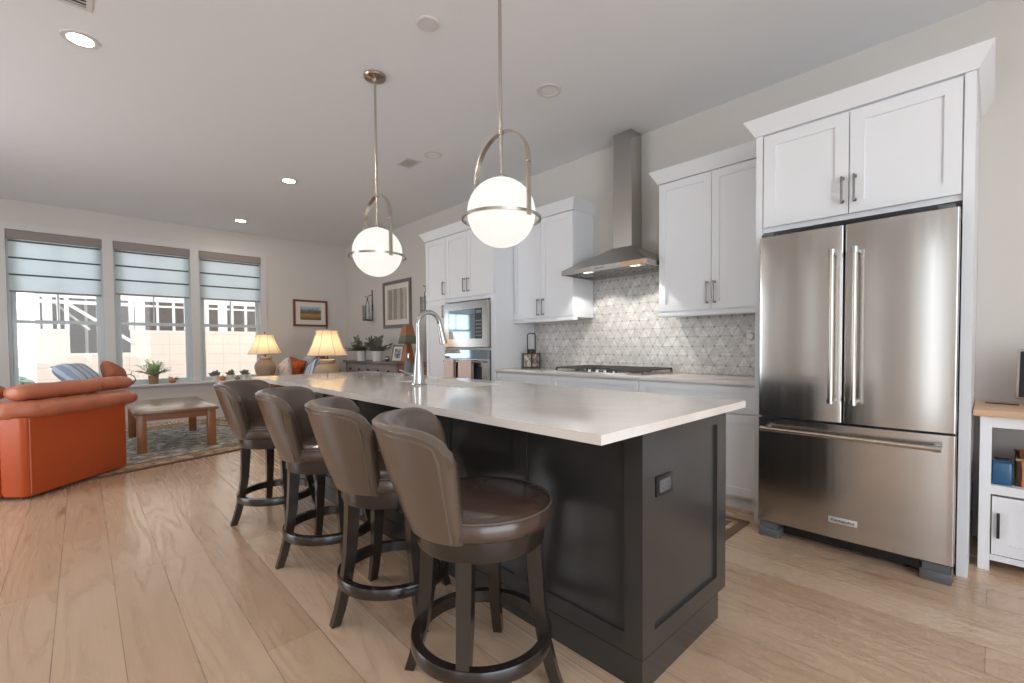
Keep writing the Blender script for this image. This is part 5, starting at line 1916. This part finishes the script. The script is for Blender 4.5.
def wall_lantern(x, z0, z1, w, label):
    y = YK - 0.001
    e = thing('wall_lantern', label, 'wall lantern', (x, y, z0), 'pair of wall lanterns')
    m = MB()
    cy = y - 0.10
    m.box(x - w / 2, x + w / 2, cy - w / 2, cy + w / 2, z0, z0 + 0.022, 0.003)
    for sx in (-1, 1):
        for sy in (-1, 1):
            m.box(x + sx * (w / 2 - 0.008) - 0.005, x + sx * (w / 2 - 0.008) + 0.005, cy + sy * (w / 2 - 0.008) - 0.005, cy + sy * (w / 2 - 0.008) + 0.005, z0 + 0.022, z0 + 0.28)
    hz = z0 + 0.28
    for sx in (-1, 1):
        m.tube([(x + sx * (w / 2 - 0.01), cy, hz), (x + sx * 0.04, cy, hz + 0.06), (x, cy, hz + 0.085)], 0.006, 6)
    m.tube([(x, cy, hz + 0.08), (x, cy, hz + 0.13)], 0.012, 8)
    m.build('lantern_frame', M['dark_metal'], e)
    m = MB()
    m.box(x - 0.012, x + 0.012, y - 0.010, y, z0 + 0.18, z1)
    m.tube([(x, y - 0.01, hz + 0.19), (x - 0.02, y - 0.06, hz + 0.175), (x, cy, hz + 0.14), (x - 0.05, cy - 0.02, hz + 0.165)], 0.006, 6)
    m.build('bracket', M['dark_metal'], e)
    m = MB()
    w2 = w / 2 - 0.014
    m.box(x - w2, x + w2, cy - w2, cy - w2 + 0.003, z0 + 0.0225, z0 + 0.27)
    m.box(x + w2 - 0.003, x + w2, cy - w2 + 0.004, cy + w2, z0 + 0.0225, z0 + 0.27)
    m.build('glass_panel', M['glass'], e, smooth=0)
    MB().cyl((x, cy), 0.03, z0 + 0.0225, z0 + 0.14).build('candle', M['pot_white'], e)
wall_lantern(-7.80, 1.63, 2.19, 0.135, 'dark metal candle lantern on the wall near the window corner')
wall_lantern(-5.86, 1.63, 2.19, 0.135, 'dark metal candle lantern on the wall beside the oven cabinet')

# ------------------------------------------------------------------ small things on the window sill
SZ = 0.6132
def succulent(y, s, label, seed):
    e = thing('succulent', label, 'potted plant', (-8.86, y, SZ), 'small succulents on the sill')
    x = -8.86
    MB().lathe([(0.036 * s, 0), (0.046 * s, 0.07 * s), (0.048 * s, 0.078 * s), (0.04 * s, 0.078 * s), (0.002, 0.07 * s)], (x, y, SZ), 18).build('pot', M['mat_board'], e)
    m = MB()
    rng = random.Random(seed)
    for k in range(16):
        a = rng.uniform(0, 2 * PI)
        el = rng.uniform(0.1, 1.3)
        L_ = 0.085 * s * rng.uniform(0.7, 1.1)
        p = Vector((x, y, SZ + 0.075 * s))
        d = Vector((math.cos(a) * math.cos(el), math.sin(a) * math.cos(el), math.sin(el)))
        m.tube([p, p + d * L_ * 0.5, p + d * L_ * 0.85, p + d * L_], [0.007 * s, 0.017 * s, 0.012 * s, 0.002], 7)
    m.build('foliage', M['leaf_dark'], e)
succulent(1.60, 1.15, 'small succulent in grey pot on the sill, farthest from the lamp', 1)
succulent(1.82, 1.15, 'small succulent in grey pot on the sill behind the little pumpkins', 2)
succulent(2.03, 1.15, 'small succulent in grey pot on the sill, nearest the lamp', 3)
def gourd(x, y, r, label, mat=None):
    e = thing('pumpkin', label, 'pumpkin', (x, y, SZ), 'little pumpkins on the sill')
    n = 40
    rings = []
    for i in range(13):
        ph = PI * i / 12
        ring = []
        for k in range(n):
            a = 2 * PI * k / n
            lob = 1 - 0.09 * abs(math.sin(a * 4)) * math.sin(ph)
            rr_ = max(0.002, r * math.sin(ph) * lob)
            dz = -r * 0.74 * math.cos(ph) + r * 0.74
            ring.append((x + rr_ * math.cos(a), y + rr_ * math.sin(a), SZ + dz))
        rings.append(ring)
    MB().loft(rings).build('flesh', mat or M['pumpkin'], e, smooth=60)
    MB().tube([(x, y, SZ + r * 1.45), (x + 0.004, y + 0.006, SZ + r * 1.9)], [0.008, 0.005], 6).build('stalk', M['stem'], e)
gourd(-8.84, 1.70, 0.050, 'little orange pumpkin on the sill between two succulents')
gourd(-8.83, 1.915, 0.040, 'little pale pumpkin on the sill between two succulents', M['grey_wood'])
gourd(-8.84, 1.02, 0.048, 'little orange pumpkin on the sill beside the fern')
def wire_ornament(y, label, seed):
    e = thing('twig_ornament', label, 'ornament', (-8.85, y, SZ))
    m = MB()
    x = -8.85
    pts = [(x, y + 0.075 * math.cos(2 * PI * k / 20), SZ + 0.082 + 0.075 * math.sin(2 * PI * k / 20)) for k in range(20)]
    m.tube(pts, 0.0065, 6, True)
    m.tube([(x, y - 0.02, SZ + 0.15), (x, y - 0.07, SZ + 0.19), (x, y - 0.10, SZ + 0.17)], 0.006, 6)
    m.tube([(x, y + 0.02, SZ + 0.155), (x, y + 0.04, SZ + 0.20)], 0.005, 6)
    m.build('twig_ring', M['stem'], e)
    MB().box(x - 0.03, x + 0.03, y - 0.03, y + 0.03, SZ, SZ + 0.012).build('foot', M['stem'], e)
wire_ornament(0.50, 'round twig ornament on the sill behind the sofa pads', 1)
m = MB()
for k in range(12):
    a = random.uniform(0, 2 * PI)
    el = random.uniform(0.3, 1.2)
    L_ = 0.12
    p = Vector((-8.90, 1.03, SZ + 0.0))
    d = Vector((0.3 * math.cos(a) * math.cos(el), math.sin(a) * math.cos(el), math.sin(el)))
    m.tube([p + Vector((0, 0, 0.006)), p + d * L_ * 0.6 + Vector((0, 0, 0.02)), p + d * L_], [0.003, 0.005, 0.002], 5)
tag(m.build('twig_sprig', M['leaf_dark']), 'dry dark sprig behind the little pumpkin next to the fern', 'ornament')

# ------------------------------------------------------------------ stools last: copies share their meshes
for i, (x, y, fa, ba, lab) in enumerate(STOOLS):
    if i > 0:
        place_stool(x, y, fa, ba, lab, False)
place_stool(*STOOLS[0][:4], STOOLS[0][4], True)
